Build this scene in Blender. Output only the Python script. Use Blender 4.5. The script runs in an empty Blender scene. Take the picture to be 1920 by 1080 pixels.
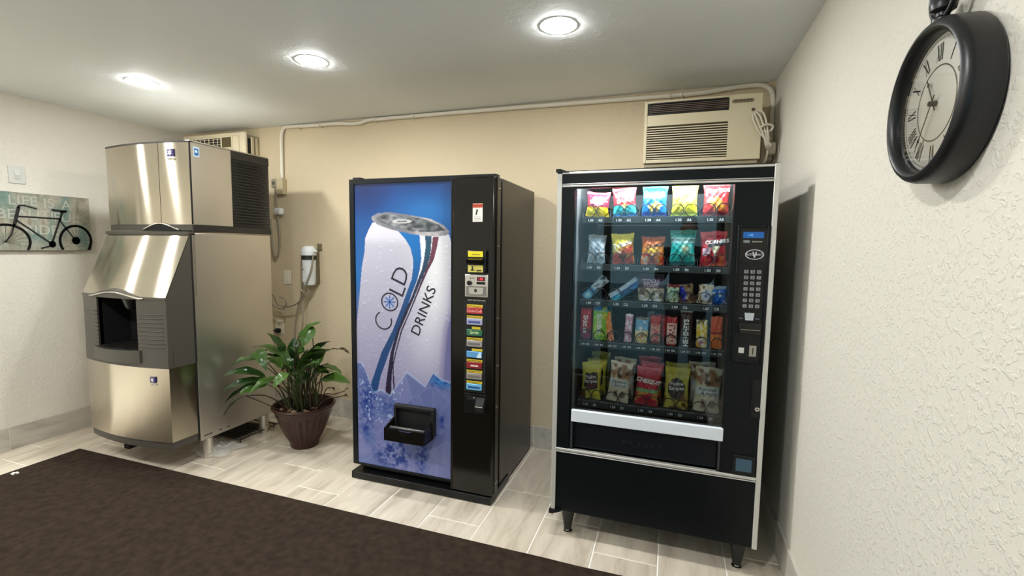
import bpy, bmesh, math, random
import numpy as np
from mathutils import Vector, Matrix
PI = math.pi
SC = bpy.context.scene
COL = SC.collection
random.seed(4)

# ------------------------------------------------------------------ camera, world, exposure
def cam_setup():
    yaw, pitch, roll, f = .3289, -.0866, .0138, 871.57
    cy, sy = math.cos(yaw), math.sin(yaw)
    r = Vector((cy, sy, 0)); fw = Vector((-sy, cy, 0)); u = Vector((0, 0, 1))
    cp, sp = math.cos(pitch), math.sin(pitch)
    fw, u = fw*cp+u*sp, u*cp-fw*sp
    cr, sr = math.cos(roll), math.sin(roll)
    r, u = r*cr+u*sr, u*cr-r*sr
    cd = bpy.data.cameras.new('camera'); c = bpy.data.objects.new('camera', cd); COL.objects.link(c)
    cd.sensor_width = 36; cd.lens = f*36/1920; cd.clip_start = .02; cd.clip_end = 100
    m = Matrix.Identity(4)
    for i in range(3):
        m[i][0] = r[i]; m[i][1] = u[i]; m[i][2] = -fw[i]
    m[2][3] = 1.44
    c.matrix_world = m
    SC.camera = c
cam_setup()
SC.view_settings.view_transform = 'Standard'
SC.view_settings.look = 'None'
SC.view_settings.gamma = 1
SC.view_settings.use_curve_mapping = False
SC.view_settings.exposure = 0.0
W = bpy.data.worlds.new('world'); SC.world = W; W.use_nodes = True
_bg = W.node_tree.nodes['Background']
_bg.inputs[0].default_value = (.34, .56, .65, 1); _bg.inputs[1].default_value = 2.0
LAMP = 362.0           # radiance of the ceiling downlights
TUBE = 90.0            # radiance of the lamp inside the snack machine

# ------------------------------------------------------------------ materials
def lin(c):
    return tuple(((v/255)/12.92 if v/255 <= .04045 else ((v/255+.055)/1.055)**2.4) for v in c[:3])
_mc = {}
def mat(name, col, rough=.5, metal=0., noise=None, bump=None, spec=.5, aniso=None, coat=0., emit=None, attr=None, stretch=None):
    """principled material; col is sRGB 0-255; noise=(scale, amount), bump=(scale, strength, distance)"""
    if name in _mc: return _mc[name]
    m = bpy.data.materials.new(name); m.use_nodes = True; _mc[name] = m
    nt = m.node_tree; b = nt.nodes['Principled BSDF']; L = nt.links
    c = lin(col)
    b.inputs['Base Color'].default_value = (*c, 1)
    b.inputs['Roughness'].default_value = rough; b.inputs['Metallic'].default_value = metal
    b.inputs['Specular IOR Level'].default_value = spec
    if coat: b.inputs['Coat Weight'].default_value = coat; b.inputs['Coat Roughness'].default_value = .06
    if emit: b.inputs['Emission Color'].default_value = (*lin(emit[0]), 1); b.inputs['Emission Strength'].default_value = emit[1]
    co = None
    if noise or bump:
        co = nt.nodes.new('ShaderNodeTexCoord'); vec = co.outputs['Object']
        if stretch:
            mp = nt.nodes.new('ShaderNodeMapping'); mp.inputs['Scale'].default_value = stretch
            L.new(vec, mp.inputs[0]); vec = mp.outputs[0]
    if noise:
        n = nt.nodes.new('ShaderNodeTexNoise'); n.inputs['Scale'].default_value = noise[0]; n.inputs['Detail'].default_value = 5
        L.new(vec, n.inputs['Vector'])
        r = nt.nodes.new('ShaderNodeMapRange'); r.inputs[1].default_value = .3; r.inputs[2].default_value = .7
        r.inputs[3].default_value = 1-noise[1]; r.inputs[4].default_value = 1+noise[1]; L.new(n.outputs[0], r.inputs[0])
        mx = nt.nodes.new('ShaderNodeVectorMath'); mx.operation = 'SCALE'; mx.inputs[0].default_value = c
        L.new(r.outputs[0], mx.inputs['Scale']); L.new(mx.outputs[0], b.inputs['Base Color'])
    if bump:
        n = nt.nodes.new('ShaderNodeTexNoise'); n.inputs['Scale'].default_value = bump[0]; n.inputs['Detail'].default_value = 4
        n.inputs['Roughness'].default_value = .6
        L.new(vec, n.inputs['Vector'])
        bp = nt.nodes.new('ShaderNodeBump'); bp.inputs['Strength'].default_value = bump[1]; bp.inputs['Distance'].default_value = bump[2]
        L.new(n.outputs[0], bp.inputs['Height']); L.new(bp.outputs[0], b.inputs['Normal'])
    if aniso is not None:
        b.inputs['Anisotropic'].default_value = aniso[0]; b.inputs['Anisotropic Rotation'].default_value = aniso[1]
        t = nt.nodes.new('ShaderNodeCombineXYZ'); t.inputs[2].default_value = 1.0; L.new(t.outputs[0], b.inputs['Tangent'])   # brushed across: highlights stretch upright
    if attr:
        a = nt.nodes.new('ShaderNodeAttribute'); a.attribute_name = attr; L.new(a.outputs['Color'], b.inputs['Base Color'])
    return m
def flat(col, rough=.5, metal=0., **k):
    return mat('paint_%d_%d_%d_%d%s' % (*col, int(rough*100), '_m' if metal else ''), col, rough, metal, **k)
def glass_mat(name, tint, f0=1.5, rough=0.0, scale=1.0):
    m = bpy.data.materials.new(name); m.use_nodes = True; nt = m.node_tree; nt.nodes.clear()
    o = nt.nodes.new('ShaderNodeOutputMaterial'); mx = nt.nodes.new('ShaderNodeMixShader')
    t = nt.nodes.new('ShaderNodeBsdfTransparent'); t.inputs[0].default_value = (*tint, 1)
    g = nt.nodes.new('ShaderNodeBsdfGlossy'); g.inputs['Roughness'].default_value = rough
    f = nt.nodes.new('ShaderNodeFresnel'); f.inputs[0].default_value = f0
    nt.links.new(f.outputs[0], mx.inputs[0]); nt.links.new(t.outputs[0], mx.inputs[1]); nt.links.new(g.outputs[0], mx.inputs[2])
    nt.links.new(mx.outputs[0], o.inputs[0]); return m
def wall_mat(name, col, sc, st):
    """knock-down plaster: flattened blobs over fine grain"""
    m = bpy.data.materials.new(name); m.use_nodes = True; nt = m.node_tree; L = nt.links; b = nt.nodes['Principled BSDF']
    b.inputs['Base Color'].default_value = (*lin(col), 1); b.inputs['Roughness'].default_value = .62; b.inputs['Specular IOR Level'].default_value = .35
    co = nt.nodes.new('ShaderNodeTexCoord')
    n1 = nt.nodes.new('ShaderNodeTexNoise'); n1.inputs['Scale'].default_value = sc; n1.inputs['Detail'].default_value = 3; n1.inputs['Distortion'].default_value = .6
    n2 = nt.nodes.new('ShaderNodeTexNoise'); n2.inputs['Scale'].default_value = sc*4; n2.inputs['Detail'].default_value = 2
    L.new(co.outputs['Object'], n1.inputs[0]); L.new(co.outputs['Object'], n2.inputs[0])
    r = nt.nodes.new('ShaderNodeMapRange'); r.inputs[1].default_value = .5; r.inputs[2].default_value = .62; r.interpolation_type = 'SMOOTHSTEP'
    L.new(n1.outputs[0], r.inputs[0])
    a = nt.nodes.new('ShaderNodeMath'); a.operation = 'MULTIPLY_ADD'; a.inputs[1].default_value = .35
    L.new(n2.outputs[0], a.inputs[0]); L.new(r.outputs[0], a.inputs[2])
    bp = nt.nodes.new('ShaderNodeBump'); bp.inputs['Strength'].default_value = st; bp.inputs['Distance'].default_value = .004
    L.new(a.outputs[0], bp.inputs['Height']); L.new(bp.outputs[0], b.inputs['Normal'])
    return m
def tile_mat(name, c1, c2, c3, rough):
    """greige porcelain with streaks along the tile, a different cut for every tile"""
    m = bpy.data.materials.new(name); m.use_nodes = True; nt = m.node_tree; L = nt.links; b = nt.nodes['Principled BSDF']
    co = nt.nodes.new('ShaderNodeTexCoord'); oi = nt.nodes.new('ShaderNodeObjectInfo')
    mu = nt.nodes.new('ShaderNodeMath'); mu.operation = 'MULTIPLY'; mu.inputs[1].default_value = 37; L.new(oi.outputs['Random'], mu.inputs[0])
    mp = nt.nodes.new('ShaderNodeMapping'); mp.inputs['Scale'].default_value = (9, 1.6, 9); mp.inputs['Rotation'].default_value = (0, 0, .12)
    L.new(co.outputs['Object'], mp.inputs[0])
    ad = nt.nodes.new('ShaderNodeVectorMath'); L.new(mp.outputs[0], ad.inputs[0]); L.new(mu.outputs[0], ad.inputs[1])
    n = nt.nodes.new('ShaderNodeTexNoise'); n.inputs['Scale'].default_value = 1.5; n.inputs['Detail'].default_value = 7; n.inputs['Roughness'].default_value = .62; n.inputs['Distortion'].default_value = .5
    L.new(ad.outputs[0], n.inputs[0])
    cr = nt.nodes.new('ShaderNodeValToRGB'); e = cr.color_ramp.elements
    e[0].position = .3; e[0].color = (*lin(c3), 1); e[1].position = .68; e[1].color = (*lin(c1), 1)
    k = e.new(.47); k.color = (*lin(c2), 1)
    L.new(n.outputs[0], cr.inputs[0]); L.new(cr.outputs[0], b.inputs['Base Color'])
    b.inputs['Roughness'].default_value = rough
    return m

M = {}
M['wall'] = wall_mat('plaster_offwhite', (225, 220, 207), 60, .40)
M['wall_tan'] = wall_mat('plaster_tan', (216, 199, 166), 60, .30)
M['ceil'] = wall_mat('ceiling_paint', (243, 247, 246), 24, .10)
M['grout'] = mat('grout', (252, 248, 238), .8)
M['tile'] = tile_mat('floor_tile_glaze', (214, 204, 186), (198, 187, 169), (170, 158, 140), .38)
M['base'] = tile_mat('baseboard_glaze', (200, 194, 184), (190, 184, 173), (160, 152, 140), .42)
M['mat'] = mat('carpet_pile', (55, 45, 36), .95, noise=(26, .30), bump=(600, .7, .005), spec=.1)
M['steel'] = mat('brushed_steel', (196, 188, 172), .18, 1., aniso=(1.0, 0.0), noise=(3, .04))
M['steel_side'] = mat('side_steel', (214, 210, 202), .40, 1., noise=(2.5, .05))
M['chrome'] = mat('chrome', (215, 212, 205), .12, 1.)
M['dkplastic'] = mat('charcoal_plastic', (74, 70, 62), .42, bump=(700, .1, .001))
M['dkgloss'] = mat('dark_plastic', (38, 36, 33), .35)
M['blk'] = mat('black_enamel', (17, 18, 19), .30, bump=(350, .05, .001), spec=.35)
M['blk2'] = mat('black_panel', (14, 18, 20), .38, spec=.22)
M['blkgloss'] = mat('black_gloss', (18, 16, 13), .16, spec=.4)
M['blkbrown'] = mat('brown_black_enamel', (30, 27, 22), .28)
M['blkmatte'] = mat('black_matte', (10, 10, 11), .7)
M['grey_in'] = mat('cabinet_liner', (140, 142, 142), .6)
M['alu'] = mat('trim_aluminium', (214, 212, 206), .32, .35)
M['white'] = mat('white_plastic', (228, 231, 230), .4)
M['sill'] = mat('white_sill', (226, 232, 240), .45)
M['acbeige'] = mat('beige_plastic', (205, 193, 160), .45)
M['acpale'] = mat('cream_plastic', (226, 214, 184), .45)
M['paint_conduit'] = mat('conduit_paint', (238, 230, 212), .5)
M['print'] = mat('printed_film', (255, 255, 255), .33, attr='Col', spec=.4)
M['foil'] = mat('printed_foil', (255, 255, 255), .36, attr='Col', spec=.5)
M['glass'] = glass_mat('pane_glass', (.93, .96, .96), 1.5)
M['clearbag'] = mat('clear_film', (232, 232, 228), .12, spec=.9)
_b = M['clearbag'].node_tree.nodes['Principled BSDF']; _b.inputs['Alpha'].default_value = .30
M['pot'] = mat('brown_glazed_pot', (54, 28, 18), .30, noise=(6, .10), spec=.4)
M['soil'] = mat('soil', (30, 24, 19), .95, noise=(50, .4), bump=(90, 1, .01))
M['stem'] = mat('green_stem', (62, 68, 36), .5)
M['drystem'] = mat('dry_stem', (58, 38, 28), .7)
M['clockblk'] = mat('clock_black', (20, 20, 21), .38, bump=(260, .06, .001))
M['clockface'] = mat('clock_paper', (240, 238, 228), .6)
M['wire'] = mat('coil_wire', (34, 34, 35), .4, .3)
M['louver'] = mat('louver_plastic', (46, 45, 42), .30)
M['cord'] = mat('grey_cord', (150, 140, 118), .5)

# ------------------------------------------------------------------ mesh helper
ORG = {}
class MB:
    def __init__(s): s.v = []; s.f = []; s.c = []
    def quad(s, a, b, c, d):
        n = len(s.v); s.v += [tuple(a), tuple(b), tuple(c), tuple(d)]; s.f.append((n, n+1, n+2, n+3)); return s
    def poly(s, pts):
        n = len(s.v); s.v += [tuple(p) for p in pts]; s.f.append(tuple(range(n, n+len(pts)))); return s
    def box(s, x0, x1, y0, y1, z0, z1):
        n = len(s.v)
        s.v += [(x, y, z) for z in (z0, z1) for y in (y0, y1) for x in (x0, x1)]
        s.f += [tuple(n+i for i in q) for q in ((0, 2, 3, 1), (4, 5, 7, 6), (0, 1, 5, 4), (1, 3, 7, 5), (3, 2, 6, 7), (2, 0, 4, 6))]
        return s
    def prism(s, pts, vec):
        """extrude a planar loop along vec"""
        n = len(s.v); k = len(pts); vec = Vector(vec)
        s.v += [tuple(p) for p in pts] + [tuple(Vector(p)+vec) for p in pts]
        s.f.append(tuple(range(n+k-1, n-1, -1))); s.f.append(tuple(range(n+k, n+2*k)))
        for i in range(k):
            j = (i+1) % k; s.f.append((n+i, n+j, n+k+j, n+k+i))
        return s
    def tube(s, pts, r, n=8, cap=True):
        pts = [Vector(p) for p in pts]; base = len(s.v); prev = None
        rr = r if hasattr(r, '__len__') else [r]*len(pts)
        for i, p in enumerate(pts):
            t = (pts[min(i+1, len(pts)-1)]-pts[max(i-1, 0)]).normalized()
            if prev is None:
                a = Vector((0, 0, 1)) if abs(t.z) < .9 else Vector((1, 0, 0)); u = t.cross(a).normalized()
            else: u = (prev-t*prev.dot(t)).normalized()
            prev = u; w = t.cross(u)
            s.v += [tuple(p+(u*math.cos(2*PI*k/n)+w*math.sin(2*PI*k/n))*rr[i]) for k in range(n)]
        for i in range(len(pts)-1):
            for k in range(n):
                a = base+i*n+k; b = base+i*n+(k+1) % n; s.f.append((a, b, b+n, a+n))
        if cap:
            s.f.append(tuple(base+k for k in range(n-1, -1, -1))); e = base+(len(pts)-1)*n; s.f.append(tuple(e+k for k in range(n)))
        return s
    def lathe(s, prof, c, n=32, axis='Z', rmod=None, closed=False):
        """prof = [(radius, height)] turned about an axis through c"""
        base = len(s.v); c = Vector(c)
        for i, (r, h) in enumerate(prof):
            for k in range(n):
                a = 2*PI*k/n; q = r*(rmod(a, i) if rmod else 1)
                x, y = q*math.cos(a), q*math.sin(a)
                p = {'Z': (x, y, h), 'X': (h, x, y), 'Y': (y, h, x)}[axis]
                s.v.append(tuple(c+Vector(p)))
        m = len(prof)
        for i in range(m if closed else m-1):
            for k in range(n):
                a = base+i*n+k; b = base+i*n+(k+1) % n; j = ((i+1) % m-i)*n
                s.f.append((a, b, b+j, a+j))
        if not closed:
            if prof[0][0] > 1e-6: s.f.append(tuple(base+k for k in range(n-1, -1, -1)))
            if prof[-1][0] > 1e-6: s.f.append(tuple(base+(m-1)*n+k for k in range(n)))
        return s
    def grid(s, fn, nu, nv, col=None, flip=False):
        base = len(s.v)
        for j in range(nv+1):
            for i in range(nu+1):
                s.v.append(tuple(fn(i/nu, j/nv)))
        for j in range(nv):
            for i in range(nu):
                a = base+j*(nu+1)+i; q = (a, a+1, a+nu+2, a+nu+1)
                s.f.append(q[::-1] if flip else q)
        if col is not None: s.c += col
        return s
    def add(s, verts, faces):
        n = len(s.v); s.v += [tuple(p) for p in verts]; s.f += [tuple(n+i for i in q) for q in faces]; return s
    def mesh(s, name, m, off, smooth):
        me = bpy.data.meshes.new(name)
        me.from_pydata([(a-off[0], b-off[1], c-off[2]) for a, b, c in s.v], [], s.f)
        if s.c:
            at = me.attributes.new('Col', 'FLOAT_COLOR', 'POINT')
            at.data.foreach_set('color', np.asarray([(*q, 1) for q in s.c], dtype=np.float32).ravel())
        if m: me.materials.append(m)
        if smooth: me.polygons.foreach_set('use_smooth', [True]*len(me.polygons))
        me.update(); return me
    def build(s, name, m, parent=None, origin=None, smooth=False, bevel=0, seg=2, local=False):
        off = ORG.get(parent.name, (0, 0, 0)) if parent else (origin or (0, 0, 0))
        if local: off = (0, 0, 0)
        me = s.mesh(name, m, off, smooth)
        o = bpy.data.objects.new(name, me); COL.objects.link(o)
        if parent: o.parent = parent; ORG[o.name] = off
        else:
            o.location = off if not local else (origin or (0, 0, 0)); ORG[o.name] = tuple(o.location) if not local else (0, 0, 0)
        if bevel:
            b = o.modifiers.new('bevel', 'BEVEL'); b.width = bevel; b.segments = seg; b.limit_method = 'ANGLE'; b.angle_limit = .6
            b.harden_normals = False
        if smooth == 'auto' or (bevel and seg > 1): shade_auto(o)
        return o
def shade_auto(o):
    me = o.data; me.polygons.foreach_set('use_smooth', [True]*len(me.polygons))
    try: me.set_sharp_from_angle(angle=.65)
    except Exception: pass
def tag(o, label=None, cat=None, group=None, kind=None):
    if label: o['label'] = label
    if cat: o['category'] = cat
    if group: o['group'] = group
    if kind: o['kind'] = kind
    return o
def thing(name, loc, label, cat, group=None):
    o = bpy.data.objects.new(name, None); COL.objects.link(o); o.location = loc; o.empty_display_size = .1
    ORG[o.name] = tuple(loc); return tag(o, label, cat, group)
def struct(o): o['kind'] = 'structure'; return o
def box(name, m, parent, x0, x1, y0, y1, z0, z1, bevel=0, **k):
    return MB().box(x0, x1, y0, y1, z0, z1).build(name, m, parent, bevel=bevel, **k)

_tc = {}
def text_mesh(st, size=1., shear=0., bold=0., sx=1., extrude=0.):
    key = (st, shear, bold, sx)
    if key not in _tc:
        cu = bpy.data.curves.new('lettering', 'FONT'); cu.body = st; cu.size = 1; cu.align_x = 'CENTER'; cu.align_y = 'CENTER'
        cu.resolution_u = 3; cu.shear = shear; cu.offset = bold
        ob = bpy.data.objects.new('lettering', cu); me = ob.to_mesh()
        v = np.array([tuple(q.co) for q in me.vertices]); f = [tuple(p.vertices) for p in me.polygons]
        ob.to_mesh_clear(); bpy.data.objects.remove(ob); bpy.data.curves.remove(cu)
        v[:, 0] -= (v[:, 0].min()+v[:, 0].max())/2; v[:, 1] -= (v[:, 1].min()+v[:, 1].max())/2
        v[:, 0] *= sx
        _tc[key] = (v, f)
    v, f = _tc[key]
    return v*size, f
def put_text(mb, st, size, org, right=(1, 0, 0), up=(0, 0, 1), ang=0., fn=None, **k):
    v, f = text_mesh(st, size, **k); R = Vector(right); U = Vector(up); O = Vector(org)
    ca, sa = math.cos(ang), math.sin(ang)
    pts = [O+R*(x*ca-y*sa)+U*(x*sa+y*ca) for x, y, _ in v]
    if fn: pts = [fn(p) for p in pts]
    mb.add(pts, f); return mb
def disc(mb, c, r, right=(1, 0, 0), up=(0, 0, 1), n=24, ry=None):
    R = Vector(right); U = Vector(up); c = Vector(c); ry = ry or r
    return mb.poly([c+R*(r*math.cos(2*PI*k/n))+U*(ry*math.sin(2*PI*k/n)) for k in range(n)])
def bez(pts, n=8):
    """Catmull-Rom through points"""
    P = [Vector(p) for p in pts]; P = [P[0]*2-P[1]]+P+[P[-1]*2-P[-2]]; out = []
    for i in range(1, len(P)-2):
        for k in range(n):
            t = k/n; a, b, c, d = P[i-1:i+3]
            out.append(.5*((2*b)+(c-a)*t+(2*a-5*b+4*c-d)*t*t+(3*b-a-3*c+d)*t**3))
    out.append(P[-2]); return out

# ------------------------------------------------------------------ room
XL, XR, YB, YF, ZC = -4.272, .537, 3.152, -.80, 2.427
XH, YO = -9.0, 1.52         # the room runs on to the left, past the end of the left wall
fl = struct(box('floor', M['grout'], None, XH-.1, XR+.1, YF-.1, YB+.1, -.1, -.003))
box_c = struct(box('ceiling', M['ceil'], None, XH-.1, XR+.1, YF-.1, YB+.1, ZC, ZC+.1))
wb = struct(box('wall_back', M['wall_tan'], None, XL-.1, XR+.1, YB, YB+.1, 0, ZC))
wr = struct(box('wall_right', M['wall'], None, XR, XR+.1, YF-.1, YB, 0, ZC))
wl = struct(box('wall_left', M['wall'], None, XL-.12, XL, YO, YB, 0, ZC))
struct(box('wall_hall', M['wall'], None, XH, XL-.12, YO, YO+.1, 0, ZC))
struct(box('wall_far', M['wall'], None, XH-.1, XH, YF-.1, YO+.1, 0, ZC))
WX0, WX1, WZ = -1.22, .50, 2.10
wf = struct(MB().box(XH, WX0, YF-.1, YF, 0, ZC).box(WX1, XR, YF-.1, YF, 0, ZC).box(WX0, WX1, YF-.1, YF, WZ, ZC).build('wall_front', M['wall']))
TW, TL, GR = .2945, .60, .0030
def tile_mesh(w, l, nm):
    mb = MB(); b = .0012; w /= 2; l /= 2
    lo = [(-w, -l, -.006), (w, -l, -.006), (w, l, -.006), (-w, l, -.006)]; mid = [(x, y, -b) for x, y, _ in lo]
    top = [(-w+b, -l+b, 0), (w-b, -l+b, 0), (w-b, l-b, 0), (-w+b, l-b, 0)]
    mb.v = lo+mid+top; mb.f = [(8, 9, 10, 11)]
    for a in (0, 4):
        for i in range(4): j = (i+1) % 4; mb.f.append((a+i, a+j, a+4+j, a+4+i))
    return mb.mesh(nm, M['tile'], (0, 0, 0), False)
tiles = {}
c = -1
x = .2915
for ci in range(-1, 17):
    x1 = .2915-ci*TW; x0 = x1-TW            # column between x0 and x1
    if ci == -1: x0, x1 = .2915, XR
    x0 = max(x0, XL)
    if x1 <= XL+.01: break
    off = 2.12+(ci-1)*.2
    k0 = math.floor((YF-off)/TL)
    y = off+k0*TL
    while y < YB:
        a, b = max(y, YF), min(y+TL, YB)
        if b-a > .02 and b > YF:
            key = (round(x1-x0-2*GR, 3), round(b-a-2*GR, 3))
            if key not in tiles: tiles[key] = tile_mesh(key[0], key[1], 'floor_tile')
            o = bpy.data.objects.new('floor_tile', tiles[key]); COL.objects.link(o); o.parent = fl; o.location = ((x0+x1)/2, (a+b)/2, 0)
        y += TL
# baseboards of cut tiles
def baseboard(name, p, q, nrm, ofs):
    p = Vector(p); q = Vector(q); n = Vector(nrm); d = (q-p); ln = d.length; d.normalize()
    lo = p; root = None
    mb = MB(); a = p; 
    def slab(mb, s, e, t, z1, b=0):
        A = p+d*s; B = p+d*e
        mb.prism([A, B, B+n*t, A+n*t], (0, 0, z1))
    slab(mb, 0, ln, .008, .154); root = struct(mb.build(name, M['grout']))
    s = ofs-TL
    while s < ln:
        e0, e1 = max(s, 0), min(s+TL-.003, ln)
        if e1-e0 > .03:
            A = p+d*e0; B = p+d*e1
            t = MB().prism([A+n*.002, B+n*.002, B+n*.011, A+n*.011], (0, 0, .157))
            o = t.build('baseboard_tile', M['base'], root, bevel=.001, seg=1)
        s += TL
    return root
baseboard('baseboard_back', (XL, YB, 0), (XR, YB, 0), (0, -1, 0), .38)
baseboard('baseboard_left', (XL, YO, 0), (XL, YB, 0), (1, 0, 0), .3)
baseboard('baseboard_right', (XR, YF, 0), (XR, YB, 0), (-1, 0, 0), .22)
# glazed entrance behind the camera, only ever seen as a reflection
w = struct(MB().box(WX0, WX0+.07, YF-.08, YF-.02, 0, WZ).box(WX1-.07, WX1, YF-.08, YF-.02, 0, WZ).box(-.72, -.64, YF-.08, YF-.02, 0, WZ)
           .box(WX0, WX1, YF-.08, YF-.02, WZ-.07, WZ).box(WX0, WX1, YF-.08, YF-.02, 0, .06).build('window_1', M['dkgloss']))
box('window_pane', M['glass'], w, WX0+.07, -.72, YF-.053, YF-.047, .06, WZ-.07)
box('window_pane', M['glass'], w, -.64, WX1-.07, YF-.053, YF-.047, .06, WZ-.07)
struct(box('outside_ground', mat('asphalt', (150, 156, 158), .8, noise=(20, .2)), None, -14, 12, -16, YF-.1, -.1, -.02))  # unseen asphalt ground outside the glazed entrance

# ------------------------------------------------------------------ ceiling downlights
def downlight(x, y, label):
    t = thing('recessed_light', (x, y, ZC), label, 'ceiling light', 'recessed ceiling downlights')
    MB().lathe([(.075, -.0002), (.086, -.0002), (.0865, -.0010), (.085, -.0018), (.078, -.0020), (.0755, -.0012)], (x, y, ZC), 40, closed=True).build('trim_ring', M['white'], t, smooth=True)
    m = mat('led_diffuser', (255, 255, 255), .5, emit=((249, 250, 250), LAMP))
    MB().lathe([(.0, -.0085), (.045, -.0080), (.064, -.0065), (.072, -.0035), (.0745, -.0005)], (x, y, ZC), 40).build('diffuser', m, t)
downlight(-3.134, 2.062, 'round recessed downlight nearest the left wall, above the ice machine')
downlight(-1.878, 2.106, 'round recessed downlight in the middle of the row, over the potted plant side')
downlight(-.518, 2.108, 'round recessed downlight nearest the clock wall, largest of the row')
for y in (.5,):
    for x, n in ((-6.902, 'farthest left'), (-5.646, 'second'), (-4.390, 'third'), (-3.134, 'fourth'), (-1.878, 'fifth'), (-.518, 'rightmost')):
        downlight(x, y, 'round recessed downlight in the %s place of the %s ceiling row' % (n, 'second' if y > 0 else 'third' if y > -2 else 'last'))
# ------------------------------------------------------------------ floor mat
mm = MB(); n_ = 60
edge = [(-3.835+4.18*i/n_, 1.987+.005*math.sin(i*1.1)*max(0, (i/n_-.72))*3) for i in range(n_+1)]
loop = [(x, y, .001) for x, y in edge][::-1]+[(-3.835, -.74, .001), (.345, -.74, .001)]
mm.prism(loop[::-1], (0, 0, .009))
tag(mm.build('floor_mat', M['mat'], bevel=.003, seg=1), 'large dark brown carpet mat spread over the pale floor tiles', 'mat')
sp = MB().grid(lambda u, v: (-3.792+.036*u, 1.606+.03*v, .0115+.005*math.sin(u*5+v*3)*math.sin(v*4)), 6, 6)
o = sp.build('paper_scrap', flat((226, 222, 212), .8), origin=(-3.774, 1.62, .011)); o.modifiers.new('solid', 'SOLIDIFY').thickness = .0012
tag(o, 'tiny crumpled white paper scrap at the left edge of the dark mat', 'paper')

# ------------------------------------------------------------------ ice machine
IX0, IX1 = -3.655, -2.873
ice = thing('ice_machine', (-3.264, 2.43, 0), 'tall stainless steel ice dispenser with dark louvred side, standing on four metal legs', 'ice machine')
def bow(x, x0, x1, y, d):      # front curve: bulges by d towards the room
    t = (x-x0)/(x1-x0)*2-1
    return y-d*(1-t*t)
def bowed(x0, x1, yf, d, yb, z0, z1, n=18, yf2=None, zt=None):
    """solid with a bowed front; yf2 is the front line at the top if it slopes"""
    mb = MB(); yt = yf if yf2 is None else yf2
    bot = [(x0+(x1-x0)*i/n, bow(x0+(x1-x0)*i/n, x0, x1, yf, d), z0) for i in range(n+1)]
    top = [(x0+(x1-x0)*i/n, bow(x0+(x1-x0)*i/n, x0, x1, yt, d), z1) for i in range(n+1)]
    ring_b = bot+[(x1, yb, z0), (x0, yb, z0)]; ring_t = top+[(x1, yb, z1), (x0, yb, z1)]
    k = len(ring_b); mb.v = ring_b+ring_t
    mb.f = [tuple(range(k-1, -1, -1)), tuple(range(k, 2*k))]+[(i, (i+1) % k, k+(i+1) % k, k+i) for i in range(k)]
    return mb
box('cabinet', M['steel_side'], ice, IX0, IX1, 2.135, 2.750, .145, 1.505, .004)
for x in (-3.58, -2.945):
    for y in (2.215, 2.67):
        l = MB().lathe([(.031, .14), (.031, .045), (.034, .043), (.034, .036), (.030, .034), (.028, .0)], (x+.035, y, 0), 24).build('leg', M['steel_side'], ice, smooth='auto')
# upper ice maker
box('upper_body', M['dkgloss'], ice, IX0+.01, IX1-.003, 2.165, 2.745, 1.525, 2.076, .003)
box('upper_side_panel', M['steel_side'], ice, IX1-.004, IX1+.001, 2.15, 2.437, 1.558, 2.070, .001, seg=1)
box('upper_top', M['steel_side'], ice, IX0, IX1, 2.15, 2.752, 2.072, 2.082, .003)
xs = -3.103
bowl = bowed(IX0, IX1, 2.148, .040, 2.165, 1.558, 2.072, 36)
def front_piece(name, xa, xb, z0, z1, yo=0, th=.018, m=None):
    n = 20; mb = MB()
    P = [(xa+(xb-xa)*i/n, bow(xa+(xb-xa)*i/n, IX0, IX1, 2.148, .040)+yo) for i in range(n+1)]
    ring = [(x, y, z0) for x, y in P]+[(x, y+th, z0) for x, y in P[::-1]]
    mb.prism(ring, (0, 0, z1-z0)); return mb.build(name, m or M['steel'], ice, smooth='auto')
fp1 = front_piece('front_door', IX0, xs-.002, 1.558, 2.068)
fp2 = front_piece('front_panel', xs+.002, IX1-.004, 1.558, 2.068)
front_piece('lower_trim', IX0, IX1, 1.520, 1.557, .004, .02, M['dkplastic'])
front_piece('top_trim', IX0, IX1, 2.068, 2.078, -.002, .03, M['dkgloss'])
box('corner_seam', M['blkmatte'], ice, IX1-.004, IX1+.0015, 2.146, 2.1545, 1.56, 2.070)
# arched finger handle
mb = MB(); n = 16
for zz, yy, r, mm_ in ((0, -.006, .007, M['steel']),):
    pts = []
    for i in range(n+1):
        t = i/n; x = -3.265+.30*t; pts.append((x, bow(x, IX0, IX1, 2.148, .040)-.004, 1.523+.042*math.sin(PI*t)**1.2))
    mb.tube(pts, .006, 8)
mb.build('handle_rim', M['chrome'], ice, smooth=True)
mb = MB(); loop = []
for i in range(n+1):
    t = i/n; x = -3.265+.30*t; loop.append((x, bow(x, IX0, IX1, 2.148, .040)-.003, 1.523+.040*math.sin(PI*t)**1.2))
mb.prism(loop, (0, .02, 0)); mb.build('handle_recess', M['blkmatte'], ice)
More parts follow.
